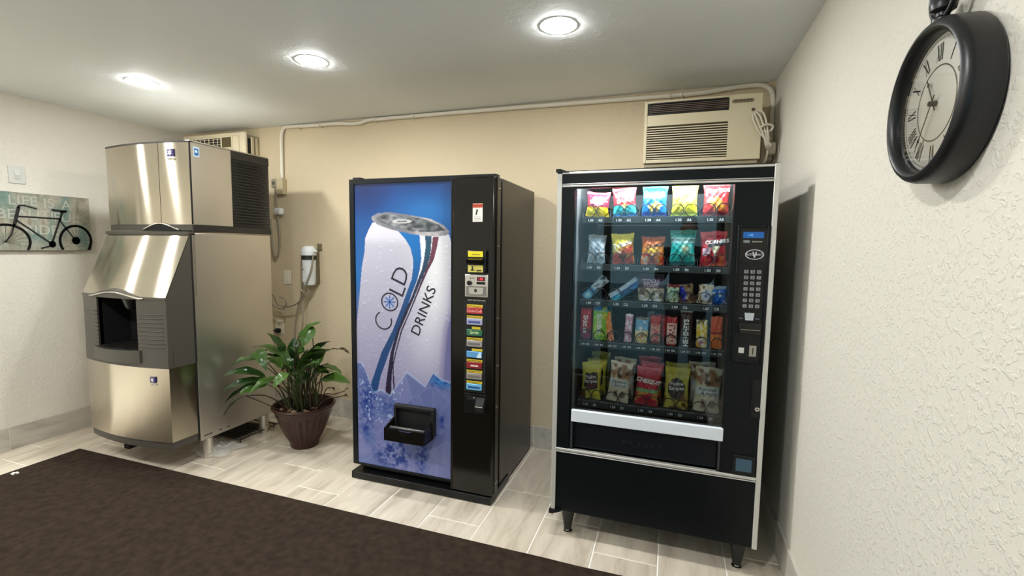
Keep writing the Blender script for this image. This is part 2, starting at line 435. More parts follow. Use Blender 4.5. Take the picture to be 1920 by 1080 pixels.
# louvred air grille on the right side
gr = box('grille_backing', M['blkmatte'], ice, IX1-.02, IX1-.004, 2.437, 2.752, 1.525, 2.070)
box('grille_frame', M['dkgloss'], ice, IX1-.012, IX1+.004, 2.437, 2.752, 2.018, 2.074, .002, seg=1)
box('grille_frame', M['dkgloss'], ice, IX1-.012, IX1+.004, 2.150, 2.757, 1.513, 1.556, .002, seg=1)
lv = None
for k in range(22):
    z = 1.572+k*.0205; mb = MB(); nn = 10; ring = []
    for i in range(nn+1):
        t = i/nn; y = 2.438+.312*t; bulge = .016*math.sin(PI*min(1, .12+t*.9))
        ring.append((y, bulge))
    for (y, bu), (y2, bu2) in zip(ring[:-1], ring[1:]):
        a, b = IX1-.006, z
        mb.quad((a, y, b+.012), (a, y2, b+.012), (IX1+bu2, y2, b), (IX1+bu, y, b))
        mb.quad((IX1+bu, y, b), (IX1+bu2, y2, b), (IX1+bu2, y2, b-.004), (IX1+bu, y, b-.004))
        mb.quad((IX1+bu, y, b-.004), (IX1+bu2, y2, b-.004), (a, y2, b+.002), (a, y, b+.002))
    mb.build('louver', M['louver'], gr)
# lower dispenser: sloping hood
LX0, LX1 = -3.665, -2.875
def slope_grid(u, v):
    x0, x1 = (-3.672+(-3.640+3.672)*v), (-2.845+(-2.905+2.845)*v)
    x = x0+(x1-x0)*u; y = 1.955+(2.125-1.955)*v; t = 2*u-1
    return (x, y-.042*(1-t*t), 1.105+.385*v)
HX0, HX1 = -3.640, -2.873
def hood(u, v):
    x = HX0+(HX1-HX0)*u; t = 2*u-1
    return (x, 1.958+(2.122-1.958)*v-.042*(1-t*t), 1.108+.385*v)
mb = MB().grid(hood, 24, 4)
o = mb.build('sloping_hood', M['steel'], ice, smooth=True)
mb = MB().grid(lambda u, v: (HX0+(HX1-HX0)*u, 2.118-.042*(1-(2*u-1)**2)+.03*v-.004, 1.493+.0*v), 24, 1)
hb = bowed(HX0-.003, HX1, 2.112, .042, 2.16, 1.492, 1.513, 24); hb.build('hood_cap', M['dkplastic'], ice)
for x in (HX0, HX1-.004):
    MB().prism([(x, 1.962, 1.10), (x, 2.16, 1.10), (x, 2.16, 1.493), (x, 2.126, 1.493)], (.004, 0, 0)).build('hood_cheek', M['dkplastic'], ice)
DZ0, DZ1 = .672, 1.108
# dispenser face with an opening
OX0, OX1 = -3.45, -3.08
def dface(xa, xb, z0, z1, nm, m, d0=0, th=.03):
    n = 12; P = [(xa+(xb-xa)*i/n, bow(xa+(xb-xa)*i/n, HX0, HX1, 1.958, .044)+d0) for i in range(n+1)]
    return MB().prism([(x, y, z0) for x, y in P]+[(x, y+th, z0) for x, y in P[::-1]], (0, 0, z1-z0)).build(nm, m, ice, smooth='auto')
L_ = dface(HX0, OX0, .775, DZ1, 'dispenser_cheek', M['dkplastic'])
R_ = dface(OX1, HX1, .775, DZ1, 'dispenser_cheek', M['dkplastic'])
dface(HX0, HX1, DZ0, .775, 'dispenser_apron', M['dkplastic'], -.002)
for par, xa, xb in ((L_, HX0+.012, OX0-.004), (R_, OX1+.006, HX1-.02)):
    for k in range(9):
        z = .80+k*.0255; n = 8
        pts = [(xa+(xb-xa)*i/n, bow(xa+(xb-xa)*i/n, HX0, HX1, 1.958, .044)-.001, z) for i in range(n+1)]
        MB().tube(pts, .0035, 6).build('rib', M['dkplastic'], par, smooth=True)
box('dispenser_side', M['dkplastic'], ice, HX1-.006, HX1, 1.9885, 2.14, DZ0, DZ1)
box('dispenser_side', M['dkplastic'], ice, HX0, HX0+.006, 1.9885, 2.14, DZ0, DZ1)
MB().box(OX0-.004, OX0, 1.935, 2.12, .775, DZ1).box(OX1, OX1+.004, 1.935, 2.12, .775, DZ1).box(OX0, OX1, 2.115, 2.12, .775, DZ1).box(OX0, OX1, 1.95, 2.12, DZ1-.02, DZ1-.016).build('niche', M['blkmatte'], ice)
mb = MB().lathe([(.0, .0), (.028, .0), (.038, .02), (.052, .065), (.054, .085)], (-3.27, 2.02, 1.012), 20); mb.build('ice_chute', M['dkgloss'], ice, smooth=True)
# arched eyebrow above the niche
pts = [(-3.52+.50*i/20, bow(-3.52+.50*i/20, HX0, HX1, 1.958, .044)-.006, 1.098+.034*math.sin(PI*i/20)**1.5) for i in range(21)]
MB().tube(pts, .0065, 8).build('arch_trim', M['chrome'], ice, smooth=True)
pts2 = [(HX0+(HX1-HX0)*i/30, bow(HX0+(HX1-HX0)*i/30, HX0, HX1, 1.958, .044)-.004, 1.108+(.036*math.sin(PI*(i/30-.16)/.62)**1.4 if .16 < i/30 < .78 else 0)) for i in range(31)]
mb = MB(); lo = [(x, y, 1.094) for x, y, z in pts2]
for i in range(30):
    a, b, c_, d = pts2[i], pts2[i+1], lo[i+1], lo[i]
    mb.quad(d, c_, b, a); mb.quad(a, b, (b[0], b[1]+.03, b[2]+.012), (a[0], a[1]+.03, a[2]+.012))
mb.build('brow_trim', M['dkplastic'], ice, smooth=True)
# drip tray with grating
tr = []
n = 14; xa, xb = -3.49, -3.06
P = [(xa+(xb-xa)*i/n, bow(xa+(xb-xa)*i/n, HX0, HX1, 1.958, .044)-.012-.028*math.sin(PI*i/n)) for i in range(n+1)]
tray = MB().prism([(x, y, .70) for x, y in P]+[(xb, 2.11, .70), (xa, 2.11, .70)], (0, 0, .078)).build('drip_tray', M['dkplastic'], ice, smooth='auto')
mb = MB().prism([(x, y+.012, .7785) for x, y in P[1:-1]]+[(OX1, 2.11, .7785), (OX0, 2.11, .7785)], (0, 0, .001)); mb.build('tray_well', M['blkmatte'], tray)
for k in range(11):
    x = OX0+.02+k*.033; box('grate_bar', M['dkgloss'], tray, x, x+.008, 1.915, 2.11, .7795, .785)
for k in range(5):
    y = 1.935+k*.035; box('grate_bar', M['dkgloss'], tray, OX0+.005, OX1-.005, y, y+.007, .7797, .7845)
# lower stainless door
bowed(HX0, HX1-.002, 1.960, .044, 2.128, .205, DZ0, 24).build('lower_door', M['steel'], ice, smooth='auto')
kp = bowed(HX0+.004, HX1-.006, 1.966, .044, 2.128, .158, .205, 24).build('kick_plate', M['dkplastic'], ice, smooth='auto')
box('seam', M['blkmatte'], ice, HX1-.004, IX1+.0008, 2.126, 2.137, .15, 1.50)
for y in (2.16, 2.27, 2.33):
    box('side_slot', M['blkmatte'], ice, IX1-.001, IX1+.0008, y, y+(.06 if y < 2.2 else .02), .170, .176)
box('caster_bracket', M['dkgloss'], ice, -3.43, -3.38, 2.02, 2.07, .06, .158)
# emblem stickers
def flake(mb, c, r, right, up, arms=6, w=.20):
    R = Vector(right); U = Vector(up); c = Vector(c)
    for k in range(arms):
        a = PI/2+k*2*PI/arms; d = R*math.cos(a)+U*math.sin(a); e = R*-math.sin(a)+U*math.cos(a)
        mb.poly([c+e*-w*r*.5, c+d*r*.75-e*w*r, c+d*r, c+d*r*.75+e*w*r, c+e*w*r*.5])
    return mb
violet = flat((52, 38, 98), .4)
def emblem(par, cx, cy, cz, h, d):
    cy -= .005; o = box('emblem', violet, par, cx-h*.55, cx+h*.55, cy-.001, cy+d, cz-h/2, cz+h/2)
    flake(MB(), (cx, cy-.002, cz), h*.42, (1, 0, 0), (0, 0, 1)).build('emblem_snowflake', flat((245, 245, 250), .4), par)
    box('emblem_plate', flat((206, 198, 182), .4), par, cx-h*.5, cx+h*.6, cy-.0008, cy+d, cz-h*.98, cz-h*.68)
    MB().box(cx-h*.25, cx+h*.35, cy-.0018, cy-.0008, cz-h*.88, cz-h*.80).build('emblem_print', flat((70, 64, 60), .5), par)
emblem(fp2, -3.005, bow(-3.005, IX0, IX1, 2.148, .040), 2.005, .046, .012)
emblem(ice, -2.985, bow(-2.985, HX0, HX1, 1.960, .044), .600, .036, .012)
st = box('side_sticker', flat((206, 226, 238), .4), ice, IX1+.001, IX1+.002, 2.172, 2.212, 1.985, 2.047)
mb = MB().box(IX1+.002, IX1+.0024, 2.178, 2.206, 1.993, 2.036); mb.build('sticker_print', flat((46, 112, 178), .4), st)
mb = MB(); disc(mb, (IX1+.0028, 2.190, 2.018), .009, (0, 1, 0)); mb.build('sticker_print', flat((220, 238, 245), .4), st)

# clear plastic bag and wire rack under the machine
random.seed(7)
ph = [[random.uniform(0, 6) for _ in range(6)] for _ in range(3)]
def crumple(u, v):
    a = u-.5; b = v-.5; e = max(0, 1-(abs(a)*2)**4)*max(0, 1-(abs(b)*2)**4)
    z = .012+e*(.030+.014*math.sin(u*13+ph[0][0])*math.sin(v*11+ph[0][1])+.010*math.sin(u*29+v*17+ph[0][2])+.008*math.sin(v*37-u*9))
    return (-2.965+a*.30+.02*math.sin(v*9), 2.31+b*.22+.02*math.sin(u*8), max(.004, z))
tag(MB().grid(crumple, 34, 28).build('plastic_bag', M['clearbag'], origin=(-2.965, 2.31, .004), smooth=True), 'crumpled clear plastic bag lying by the front leg of the ice machine', 'plastic bag')
rk = thing('wire_rack', (-3.06, 2.60, 0), 'dark wire rack lying on the tiles under the ice machine', 'rack')
MB().box(-3.20, -2.99, 2.50, 2.76, .004, .010).build('drip_mat', M['blkmatte'], rk)
fr = bez([(-3.2, 2.44, .03), (-2.89, 2.44, .03), (-2.89, 2.78, .03), (-3.2, 2.78, .03)], 1)+[Vector((-3.2, 2.44, .03))]
rkm = flat((96, 92, 86), .4, 1.)
MB().tube(fr, .006, 6).build('rack_frame', rkm, rk)
for k in range(11):
    MB().tube([(-3.2, 2.47+k*.029, .032), (-2.89, 2.47+k*.029, .032)], .003, 5).build('rack_wire', rkm, rk)
for x, y in ((-3.18, 2.46), (-2.91, 2.46), (-3.18, 2.76), (-2.91, 2.76)):
    MB().tube([(x, y, .03), (x, y, .0)], .004, 6).build('foot', M['wire'], rk)

# ------------------------------------------------------------------ left wall: canvas and switch
CX = XL
cv = thing('canvas_print', (CX, 1.98, 1.572), 'wide canvas with a black bicycle over weathered teal planks, on the left wall', 'picture')
y0, y1, z0, z1 = 1.60, 2.358, 1.375, 1.770
rs = np.random.RandomState(3)
nu, nv = 150, 80
U, V = np.meshgrid(np.linspace(0, 1, nu+1), np.linspace(0, 1, nv+1))
def vnoise(u, v, su, sv, seed):
    r = np.random.RandomState(seed); g = r.rand(int(sv)+3, int(su)+3)
    x = u*su; y = v*sv; i = np.floor(x).astype(int); j = np.floor(y).astype(int); fx = x-i; fy = y-j
    fx = fx*fx*(3-2*fx); fy = fy*fy*(3-2*fy)
    return (g[j, i]*(1-fx)+g[j, i+1]*fx)*(1-fy)+(g[j+1, i]*(1-fx)+g[j+1, i+1]*fx)*fy
def mixc(a, b, t): return a+(b-a)*t[..., None]
def C3(c): return np.array(c, float)
n1 = vnoise(U, V, 11, 3, 1); n2 = vnoise(U, V, 40, 4, 2); n3 = vnoise(U, V, 60, 30, 5)
img = mixc(C3((150, 152, 136)), C3((112, 138, 126)), np.clip((n1-.35)*2.4, 0, 1))
img = mixc(img, C3((178, 166, 146)), np.clip((vnoise(U, V, 14, 2, 9)-.5)*2.4, 0, 1)*.8)
img = mixc(img, C3((122, 112, 92)), np.clip((n2-.62)*3, 0, 1)*.6)
img *= (1+(n3-.5)*.14)[..., None]
def to_lin(a):
    a = np.clip(a/255, 0, 1); return np.where(a <= .04045, a/12.92, ((a+.055)/1.055)**2.4)
box('stretcher_frame', flat((150, 148, 132), .8), cv, CX+.001, CX+.030, y0, y1, z0, z1)
cp_ = MB().grid(lambda u, v: (CX+.0312, y0+(y1-y0)*u, z0+(z1-z0)*v), nu, nv, col=[tuple(q) for q in to_lin(img).reshape(-1, 3)]).build('canvas_face', mat('canvas_paint', (255, 255, 255), .8, attr='Col', bump=(900, .15, .001)), cv)
def on_cv(px, py):   # photo-like layout measures inside the canvas: px along the wall, py down
    return (CX+.0325, px, py)
lt = flat((180, 180, 166), .8)
rt = (0, 1, 0)
for s, y, z in (('LIFE', 1.975, 1.718), ('IS', 2.115, 1.712), ('A', 2.215, 1.706), ('BEAUTI', 1.985, 1.622), ('FUL', 2.215, 1.615), ('RIDE', 2.065, 1.520)):
    put_text(MB(), s, .094, (CX+.0320, y, z), rt).build('lettering', lt, cv)
bk = flat((22, 20, 18), .7)
mb = MB()
def pl(y, z): return (CX+.0335, y, z)
def px2(px, py):     # zoom crop measures -> wall
    return pl(1.866+(px/5.4)*.00302, 1.7645-((py-325)/5.4)*.00369-(px/5.4)*(-.00012))
def stroke(pts, w):
    P = [Vector(px2(*p)) for p in pts]; w = w*.0032/5.4*.5*1.1
    for a, b in zip(P[:-1], P[1:]):
        d = (b-a).normalized(); e = Vector((0, -d.z, d.y))*w; d = d*w*.4
        mb.poly([a-d-e, b+d-e, b+d+e, a-d+e])
def arc(cx, cy, r, a0, a1, w, n=40, ry=None):
    stroke([(cx+r*math.cos(a0+(a1-a0)*i/n), cy+(ry or r)*math.sin(a0+(a1-a0)*i/n)) for i in range(n+1)], w)
D = math.radians
arc(703, 815, 172, D(148), D(398), 26, 48, 164); arc(5, 815, 225, D(150), D(388), 24, 48, 172)
for k in range(14):
    a = D(150+k*17.5)
    for cx, r, ry in ((703, 170, 162), (5, 222, 170)):
        e_ = min(100, ry*math.sin(a)) if math.sin(a) > 0 else ry*math.sin(a)
        stroke([(cx, 815), (cx+r*math.cos(a), 815+e_)], 2)
stroke([(135, 560), (545, 578)], 17); stroke([(120, 602), (435, 835)], 17); stroke([(545, 585), (448, 830)], 19); stroke([(540, 590), (700, 810)], 14)
stroke([(145, 470), (95, 640)], 30); stroke([(95, 640), (60, 740), (5, 810)], 13); stroke([(140, 475), (150, 452), (200, 450), (315, 480)], 16)
stroke([(572, 515), (545, 590)], 22); stroke([(470, 485), (520, 490), (610, 500)], 22); stroke([(560, 508), (620, 495)], 24)
stroke([(335, 885), (410, 868)], 18); stroke([(410, 868), (480, 850)], 12); arc(450, 845, 26, 0, 2*PI, 20, 16); arc(705, 812, 26, 0, 2*PI, 34, 16); arc(450, 845, 8, 0, 2*PI, 18, 10)
mb.build('bicycle_motif', bk, cv)
sw = thing('light_switch', (CX, 1.965, 1.891), 'white light switch plate on the left wall above the bicycle canvas', 'light switch')
swm = flat((210, 210, 202), .45)
box('cover_plate', swm, sw, CX+.0005, CX+.007, 1.920, 2.008, 1.831, 1.951, .004)
box('rocker_frame', swm, sw, CX+.006, CX+.010, 1.947, 1.981, 1.859, 1.923, .0015, seg=1)
MB().prism([(CX+.009, 1.950, 1.862), (CX+.0105, 1.950, 1.862), (CX+.016, 1.950, 1.890), (CX+.0105, 1.950, 1.920), (CX+.009, 1.950, 1.920)], (0, .028, 0)).build('rocker', swm, sw)

# ------------------------------------------------------------------ drinks machine
DX0, DX1, DY, DT = -1.824, -.893, 2.33, 1.828
dm = thing('drinks_machine', (-1.36, 2.70, 0), 'tall black drinks vending machine with a blue picture of a cold can on its front', 'vending machine')
box('cabinet', M['blkbrown'], dm, DX0+.02, -.905, 2.468, 3.10, .012, 1.822, .004)
MB().box(DX0+.03, -.935, 2.38, 2.47, .05, 1.80).build('door_gap', M['blkmatte'], dm)
box('base_plate', M['blk'], dm, DX0-.002, -.898, 2.312, 2.62, .004, .046, .003)
for x in (-1.75, -1.0):
    for y in (2.40, 2.95): box('glide', M['blkmatte'], dm, x-.03, x+.03, y-.03, y+.03, 0, .012)
dr = MB().box(DX0, DX1, DY, 2.385, .088, .098).box(DX0, DX1, DY, 2.385, 1.800, DT).box(DX0, -1.792, DY, 2.385, .098, 1.800).box(-1.792, -1.146, DY+.006, 2.385, .098, 1.800).build('door', M['blk2'], dm)
# glossy control column with rounded edges
box('control_column', M['blkgloss'], dm, -1.146, DX1+.004, DY-.016, 2.385, .050, 1.817, .012, seg=3)
box('column_strip', M['blk'], dm, -1.1465, -1.138, DY-.018, DY-.005, .055, 1.814, .002, seg=1)
box('hinge_bracket', M['blk'], dm, DX0+.01, DX0+.06, DY+.02, 2.40, DT, DT+.014, .002, seg=1)
box('latch_strip', M['blkbrown'], dm, DX1+.003, DX1+.009, 2.335, 2.384, .055, 1.812, .001, seg=1)
for z in (1.752, 1.445, 1.055, .79, .56, .12):
    for y in (2.349, 2.370):
        MB().lathe([(0, .0035), (.004, .003), (.0055, 0)], (DX1+.009, y, z), 10, 'X').build('screw', M['chrome'], dm, smooth=True)
# ---- the printed front: painted into colours per point of a fine grid
def inpoly(U, V, P):
    r = np.zeros(U.shape, bool); n = len(P)
    for i in range(n):
        (x1, y1), (x2, y2) = P[i], P[(i+1) % n]
        if y1 == y2: continue
        r ^= ((y1 > V) != (y2 > V)) & (U < (x2-x1)*(V-y1)/(y2-y1)+x1)
    return r
PNX, PNZ = 190, 500
U, V = np.meshgrid(np.linspace(0, 1, PNX+1), np.linspace(0, 1, PNZ+1))
top = np.clip((V-.70)/.3, 0, 1)
img = mixc(C3((30, 104, 176)), C3((16, 52, 112)), top**1.3)
img = mixc(img, C3((40, 122, 192)), np.exp(-(((U-.75)/.35)**2+((V-.90)/.07)**2))*.8)
img = mixc(img, C3((10, 28, 76)), np.clip(1-np.hypot((U-.1)/.35, (V-1.0)/.13), 0, 1)*.8)
img = mixc(img, C3((112, 112, 158)), np.clip((.66-V)/.14, 0, 1))
canL = [(0.194, 0.87), (0.149, 0.844), (0.11, 0.815), (0.101, 0.768), (0.069, 0.714), (0.033, 0.596), (0.002, 0.511), (-0.008, 0.447), (-0.026, 0.33), (-0.044, 0.211)]
canR = [(0.968, 0.828), (0.994, 0.795), (1.008, 0.751), (1.016, 0.688), (1.016, 0.592), (0.956, 0.511), (0.936, 0.439), (0.915, 0.33), (0.889, 0.22)]
can = inpoly(U, V, canL+canR[::-1])
lx = np.interp(V, [p[1] for p in canL[::-1]], [p[0] for p in canL[::-1]]); rx = np.interp(V, [p[1] for p in canR[::-1]], [p[0] for p in canR[::-1]])
s = np.clip((U-lx)/(rx-lx), 0, 1)
cc = mixc(C3((196, 194, 208)), C3((148, 144, 176)), np.clip((.80-V)/.5, 0, 1))
cc = mixc(cc, C3((236, 236, 240)), np.exp(-((s-.80)/.20)**2)*np.clip((V-.3)/.4, 0, 1))
cc = mixc(cc, C3((120, 112, 160)), np.clip((s-.93)/.07, 0, 1)*np.clip((.75-V)/.2, 0, 1)*.7)
cc = mixc(cc, C3((226, 224, 234)), np.clip((V-.79)/.03, 0, 1)*.8)
# water droplets
r_ = np.random.RandomState(11); drop = np.zeros(U.shape)
for k in range(620):
    cx, cz = r_.rand(), .28+r_.rand()*.53; q = .004+.011*r_.rand()**2
    d = np.hypot((U-cx)*.65, (V-cz)*1.71)/q
    drop += np.where(d < 1, (1-d)*((V-cz)*1.71/q+.15), 0)
cc = cc+drop[..., None]*42
img = np.where(can[..., None], cc, img)
S_ = {'blue': ([(0.452, 0.842), (0.536, 0.812), (0.585, 0.784), (0.612, 0.748), (0.611, 0.715), (0.597, 0.678), (0.54, 0.626), (0.489, 0.578), (0.394, 0.496), (0.274, 0.417), (0.156, 0.301), (0.124, 0.26)],
               [(0.677, 0.83), (0.688, 0.785), (0.696, 0.748), (0.68, 0.711), (0.652, 0.674), (0.596, 0.627), (0.549, 0.579), (0.452, 0.498), (0.358, 0.42), (0.262, 0.331), (0.215, 0.26)], (18, 112, 186), (26, 66, 116)),
      'navy': ([(0.736, 0.827), (0.738, 0.785), (0.724, 0.748), (0.701, 0.712), (0.652, 0.669), (0.596, 0.617), (0.532, 0.569), (0.444, 0.498), (0.373, 0.421), (0.337, 0.348), (0.316, 0.298), (0.313, 0.26)],
               [(0.796, 0.822), (0.794, 0.785), (0.779, 0.749), (0.742, 0.712), (0.687, 0.67), (0.624, 0.618), (0.563, 0.57), (0.47, 0.498), (0.408, 0.422), (0.386, 0.35), (0.376, 0.31), (0.372, 0.26)], (40, 84, 108), (34, 26, 54)),
      'red': ([(0.812, 0.822), (0.799, 0.785), (0.777, 0.744), (0.735, 0.707), (0.68, 0.661), (0.631, 0.618), (0.574, 0.57), (0.482, 0.499), (0.422, 0.422), (0.391, 0.375), (0.39, 0.335), (0.402, 0.27)],
              [(0.87, 0.822), (0.85, 0.785), (0.82, 0.745), (0.762, 0.708), (0.7, 0.661), (0.647, 0.618), (0.588, 0.57), (0.497, 0.499), (0.434, 0.423), (0.403, 0.375), (0.405, 0.336), (0.42, 0.27)], (112, 62, 78), (36, 26, 50))}
for a, b, c1, c2 in S_.values():
    k = inpoly(U, V, a+b[::-1])
    img = np.where(k[..., None], mixc(C3(c1), C3(c2), np.clip((.78-V)/.22, 0, 1)), img)
k = inpoly(U, V, [(.690, .822), (.735, .822), (.738, .785), (.724, .748), (.70, .712), (.652, .672), (.600, .627), (.652, .674), (.684, .711), (.700, .748)])
img = np.where(k[..., None], C3((232, 236, 244)), img)
rim = [(0.18, 0.889), (0.254, 0.901), (0.369, 0.903), (0.579, 0.893), (0.783, 0.88), (0.916, 0.859), (0.971, 0.837), (0.942, 0.825), (0.81, 0.822), (0.606, 0.829), (0.396, 0.844), (0.252, 0.86), (0.187, 0.877)]
rin = [(0.217, 0.886), (0.326, 0.896), (0.482, 0.892), (0.702, 0.881), (0.863, 0.862), (0.929, 0.842), (0.783, 0.836), (0.606, 0.839), (0.396, 0.855), (0.267, 0.872)]
nz = vnoise(U, V, 12, 70, 21); nz2 = vnoise(U, V, 26, 130, 22)
img = np.where(inpoly(U, V, rim)[..., None], mixc(C3((126, 126, 134)), C3((206, 200, 200)), np.clip(nz2*.5+.5*np.sin(U*9+1), 0, 1)), img)
img = np.where(inpoly(U, V, rin)[..., None], mixc(C3((62, 68, 72)), C3((170, 172, 176)), np.clip((nz*.6+nz2*.5-.35)*1.6, 0, 1)), img)
tab = np.hypot((U-.50)/.10, (V-.872)/.007)
img = np.where(((tab < 1) & (tab > .55))[..., None], C3((206, 204, 204)), img)
# ice blocks at the bottom
iy = np.interp(U, [-.04, .011, .06, .102, .177, .268, .357, .446, .541, .647, .731, .814, .896, 1], [.372, .37, .372, .335, .267, .281, .265, .308, .354, .331, .311, .362, .341, .336])
ice_m = V < iy
rv = np.random.RandomState(5); pts = np.c_[rv.rand(46), rv.rand(46)*.40]; fc = rv.rand(46)
dd = np.stack([np.hypot((U-a)*.65*(1+.5*((i*7) % 3)/2), (V-b)*1.71) for i, (a, b) in enumerate(pts)])
idx = dd.argsort(0)[:2]; d0 = np.take_along_axis(dd, idx[:1], 0)[0]; d1 = np.take_along_axis(dd, idx[1:2], 0)[0]
fac = fc[idx[0]]
ic = mixc(C3((92, 102, 152)), C3((120, 126, 172)), fac)
ic = mixc(ic, C3((70, 96, 150)), np.clip((vnoise(U, V, 7, 20, 8)-.5)*2.2, 0, 1)*np.clip((.42-U)/.4+.15, 0, 1))
ic = mixc(ic, C3((128, 130, 180)), np.clip((.2-V)/.2, 0, 1)*.45)
ic = mixc(ic, C3((186, 194, 226)), np.exp(-((d1-d0)/.006)**2)*.16)
blot = vnoise(U, V, 30, 90, 31)*.6+vnoise(U, V, 70, 210, 32)*.4
for cx, cz, rx_, rz_, a in ((.42, .055, .13, .055, 1), (.70, .06, .06, .06, .8), (.25, .035, .10, .03, .6), (.12, .24, .12, .07, .8), (.10, .15, .08, .06, .5), (.34, .22, .10, .05, .45), (.90, .345, .12, .03, .9), (.90, .20, .04, .05, .4)):
    g = np.exp(-(((U-cx)/rx_)**2+((V-cz)/rz_)**2)*1.2)*a
    ic = mixc(ic, C3((22, 48, 124)), np.clip(g*(blot-.30)*4.2, 0, 1)); 
ic = mixc(ic, C3((36, 120, 190)), np.clip(np.exp(-(((U-.9)/.13)**2+((V-.34)/.03)**2))*(1-blot)*1.6-.2, 0, 1))
ic = mixc(ic, C3((208, 216, 236)), np.clip((blot-.66)*6, 0, 1)*np.clip((U < .5)*1.0*(V > .16), 0, 1)*.7)
img = np.where(ice_m[..., None], ic, img)
img = np.where((np.abs(V-iy) < .004)[..., None], mixc(img, C3((170, 190, 220)), np.full(U.shape, .5)), img)
PX0, PX1, PZ0, PZ1, PY = -1.790, -1.149, .099, 1.799, DY+.0055
gp = MB().grid(lambda u, v: (PX0+(PX1-PX0)*u, PY, PZ0+(PZ1-PZ0)*v), PNX, PNZ, col=[tuple(q) for q in to_lin(img).reshape(-1, 3)]).build('picture_panel', M['print'], dm)
def pp(u, v, o=.0006): return (PX0+(PX1-PX0)*u, PY-o, PZ0+(PZ1-PZ0)*v)
ink = flat((30, 26, 46), .35)
A = D(68)
dirv = Vector((math.cos(A), 0, math.sin(A)))
for i, (ch, u, v) in enumerate((('C', .300, .530), ('O', .367, .596), ('L', .450, .642), ('D', .480, .690))):
    mb = MB(); sz = .150
    if ch in 'CO':
        n = 40; R0, R1 = .0595, .0508; a0, a1 = (0, 2*PI) if ch == 'O' else (D(48), D(312))
        c = Vector(pp(u, v)); ry = .92
        ex = Vector((math.cos(A), 0, math.sin(A))); ey = Vector((-math.sin(A), 0, math.cos(A)))
        for k in range(n):
            t0 = a0+(a1-a0)*k/n; t1 = a0+(a1-a0)*(k+1)/n
            q = lambda r, t: c+ex*(r*ry*math.cos(t))+ey*(r*math.sin(t))
            mb.quad(q(R0, t0), q(R0, t1), q(R1, t1), q(R1, t0))
    else: put_text(mb, ch, sz, pp(u, v), ang=A, bold=-.008)
    mb.build('lettering', ink, gp)
mb = MB(); cF = pp(.367, .596, .0008); flake(mb, cF, .044, (1, 0, 0), (0, 0, 1), 8, .10)
mb.build('snowflake_print', flat((52, 112, 186), .4), gp)
mb = MB(); put_text(mb, 'DRINKS', .086, pp(.715, .573), ang=A, bold=.006, sx=1.02); mb.build('lettering', ink, gp)
# delivery pocket
ch = thing_part = MB().box(-1.513, -1.248, 2.300, DY+.004, .492, .512).box(-1.513, -1.497, 2.300, DY+.004, .345, .492).box(-1.264, -1.248, 2.300, DY+.004, .345, .492).build('delivery_pocket', M['blkmatte'], dm, bevel=.003, seg=1)
box('pocket_back', M['blkmatte'], ch, -1.50, -1.26, DY+.0005, DY+.003, .345, .495)
MB().prism([(-1.515, 2.325, .335), (-1.515, 2.215, .335), (-1.515, 2.205, .405), (-1.515, 2.325, .445)], (.008, 0, 0)).build('tray_side', M['blkgloss'], ch)
MB().prism([(-1.266, 2.325, .335), (-1.266, 2.215, .335), (-1.266, 2.205, .405), (-1.266, 2.325, .445)], (.008, 0, 0)).build('tray_side', M['blkgloss'], ch)
box('tray_floor', M['blkgloss'], ch, -1.515, -1.258, 2.215, 2.325, .332, .340)
lip = [(-1.515, .405)]+[(-1.515+.257*t, .405-.030*math.exp(-((t-.5)/.13)**2)) for t in [i/24 for i in range(1, 24)]]+[(-1.258, .405), (-1.258, .333), (-1.515, .333)]
MB().prism([(x, 2.205, z) for x, z in lip], (0, .010, 0)).build('tray_lip', M['blkgloss'], ch)
MB().tube([(-1.50, 2.245, .398), (-1.27, 2.245, .398)], .008, 8).build('tray_roller', flat((96, 94, 92), .25), ch, smooth=True)
# column fittings
CY = DY-.016
ws = box('warning_sticker', flat((236, 232, 222), .5), dm, -1.018, -.961, CY-.001, CY, 1.575, 1.672)
box('sticker_band', flat((204, 84, 50), .5), ws, -1.018, -.961, CY-.0016, CY-.001, 1.650, 1.671)
mb = MB(); put_text(mb, 'WARNING', .0115, (-.9895, CY-.0019, 1.6605), bold=.01); mb.build('lettering', flat((60, 30, 26), .5), ws)
mb = MB().poly([(-1.002, CY-.0016, 1.612), (-.994, CY-.0016, 1.612), (-.986, CY-.0016, 1.640), (-.996, CY-.0016, 1.642)]); mb.build('sticker_figure', flat((34, 32, 32), .5), ws)
for k in range(3): box('sticker_line', flat((168, 164, 158), .5), ws, -1.010, -.970, CY-.0014, CY-.001, 1.584+k*.008, 1.586+k*.008)
yel = flat((240, 222, 40), .45)
ba = box('bill_acceptor', M['blk'], dm, -1.040, -.932, CY-.022, CY, 1.302, 1.422, .004)
a1 = box('yellow_sticker', yel, ba, -1.034, -.948, CY-.0232, CY-.022, 1.388, 1.418)
MB().box(-1.012, -.966, CY-.0238, CY-.0232, 1.400, 1.404).build('sticker_print', flat((160, 140, 40), .5), ba)
MB().prism([(-1.034, CY-.022, 1.348), (-1.034, CY-.045, 1.352), (-1.034, CY-.050, 1.372), (-1.034, CY-.022, 1.384)], (.090, 0, 0)).build('bill_slot', M['blkgloss'], ba)
a2 = box('yellow_sticker', flat((232, 220, 110), .45), ba, -1.034, -.948, CY-.0232, CY-.022, 1.306, 1.344)
MB().box(-1.012, -1.004, CY-.0238, CY-.0232, 1.314, 1.338).box(-1.020, -.996, CY-.0238, CY-.0232, 1.314, 1.320).box(-.985, -.955, CY-.0238, CY-.0232, 1.312, 1.318).build('sticker_print', flat((40, 36, 26), .5), ba)
cm = box('coin_panel', flat((214, 212, 206), .35, 1.), dm, -1.060, -.924, CY-.006, CY, 1.170, 1.292, .004)
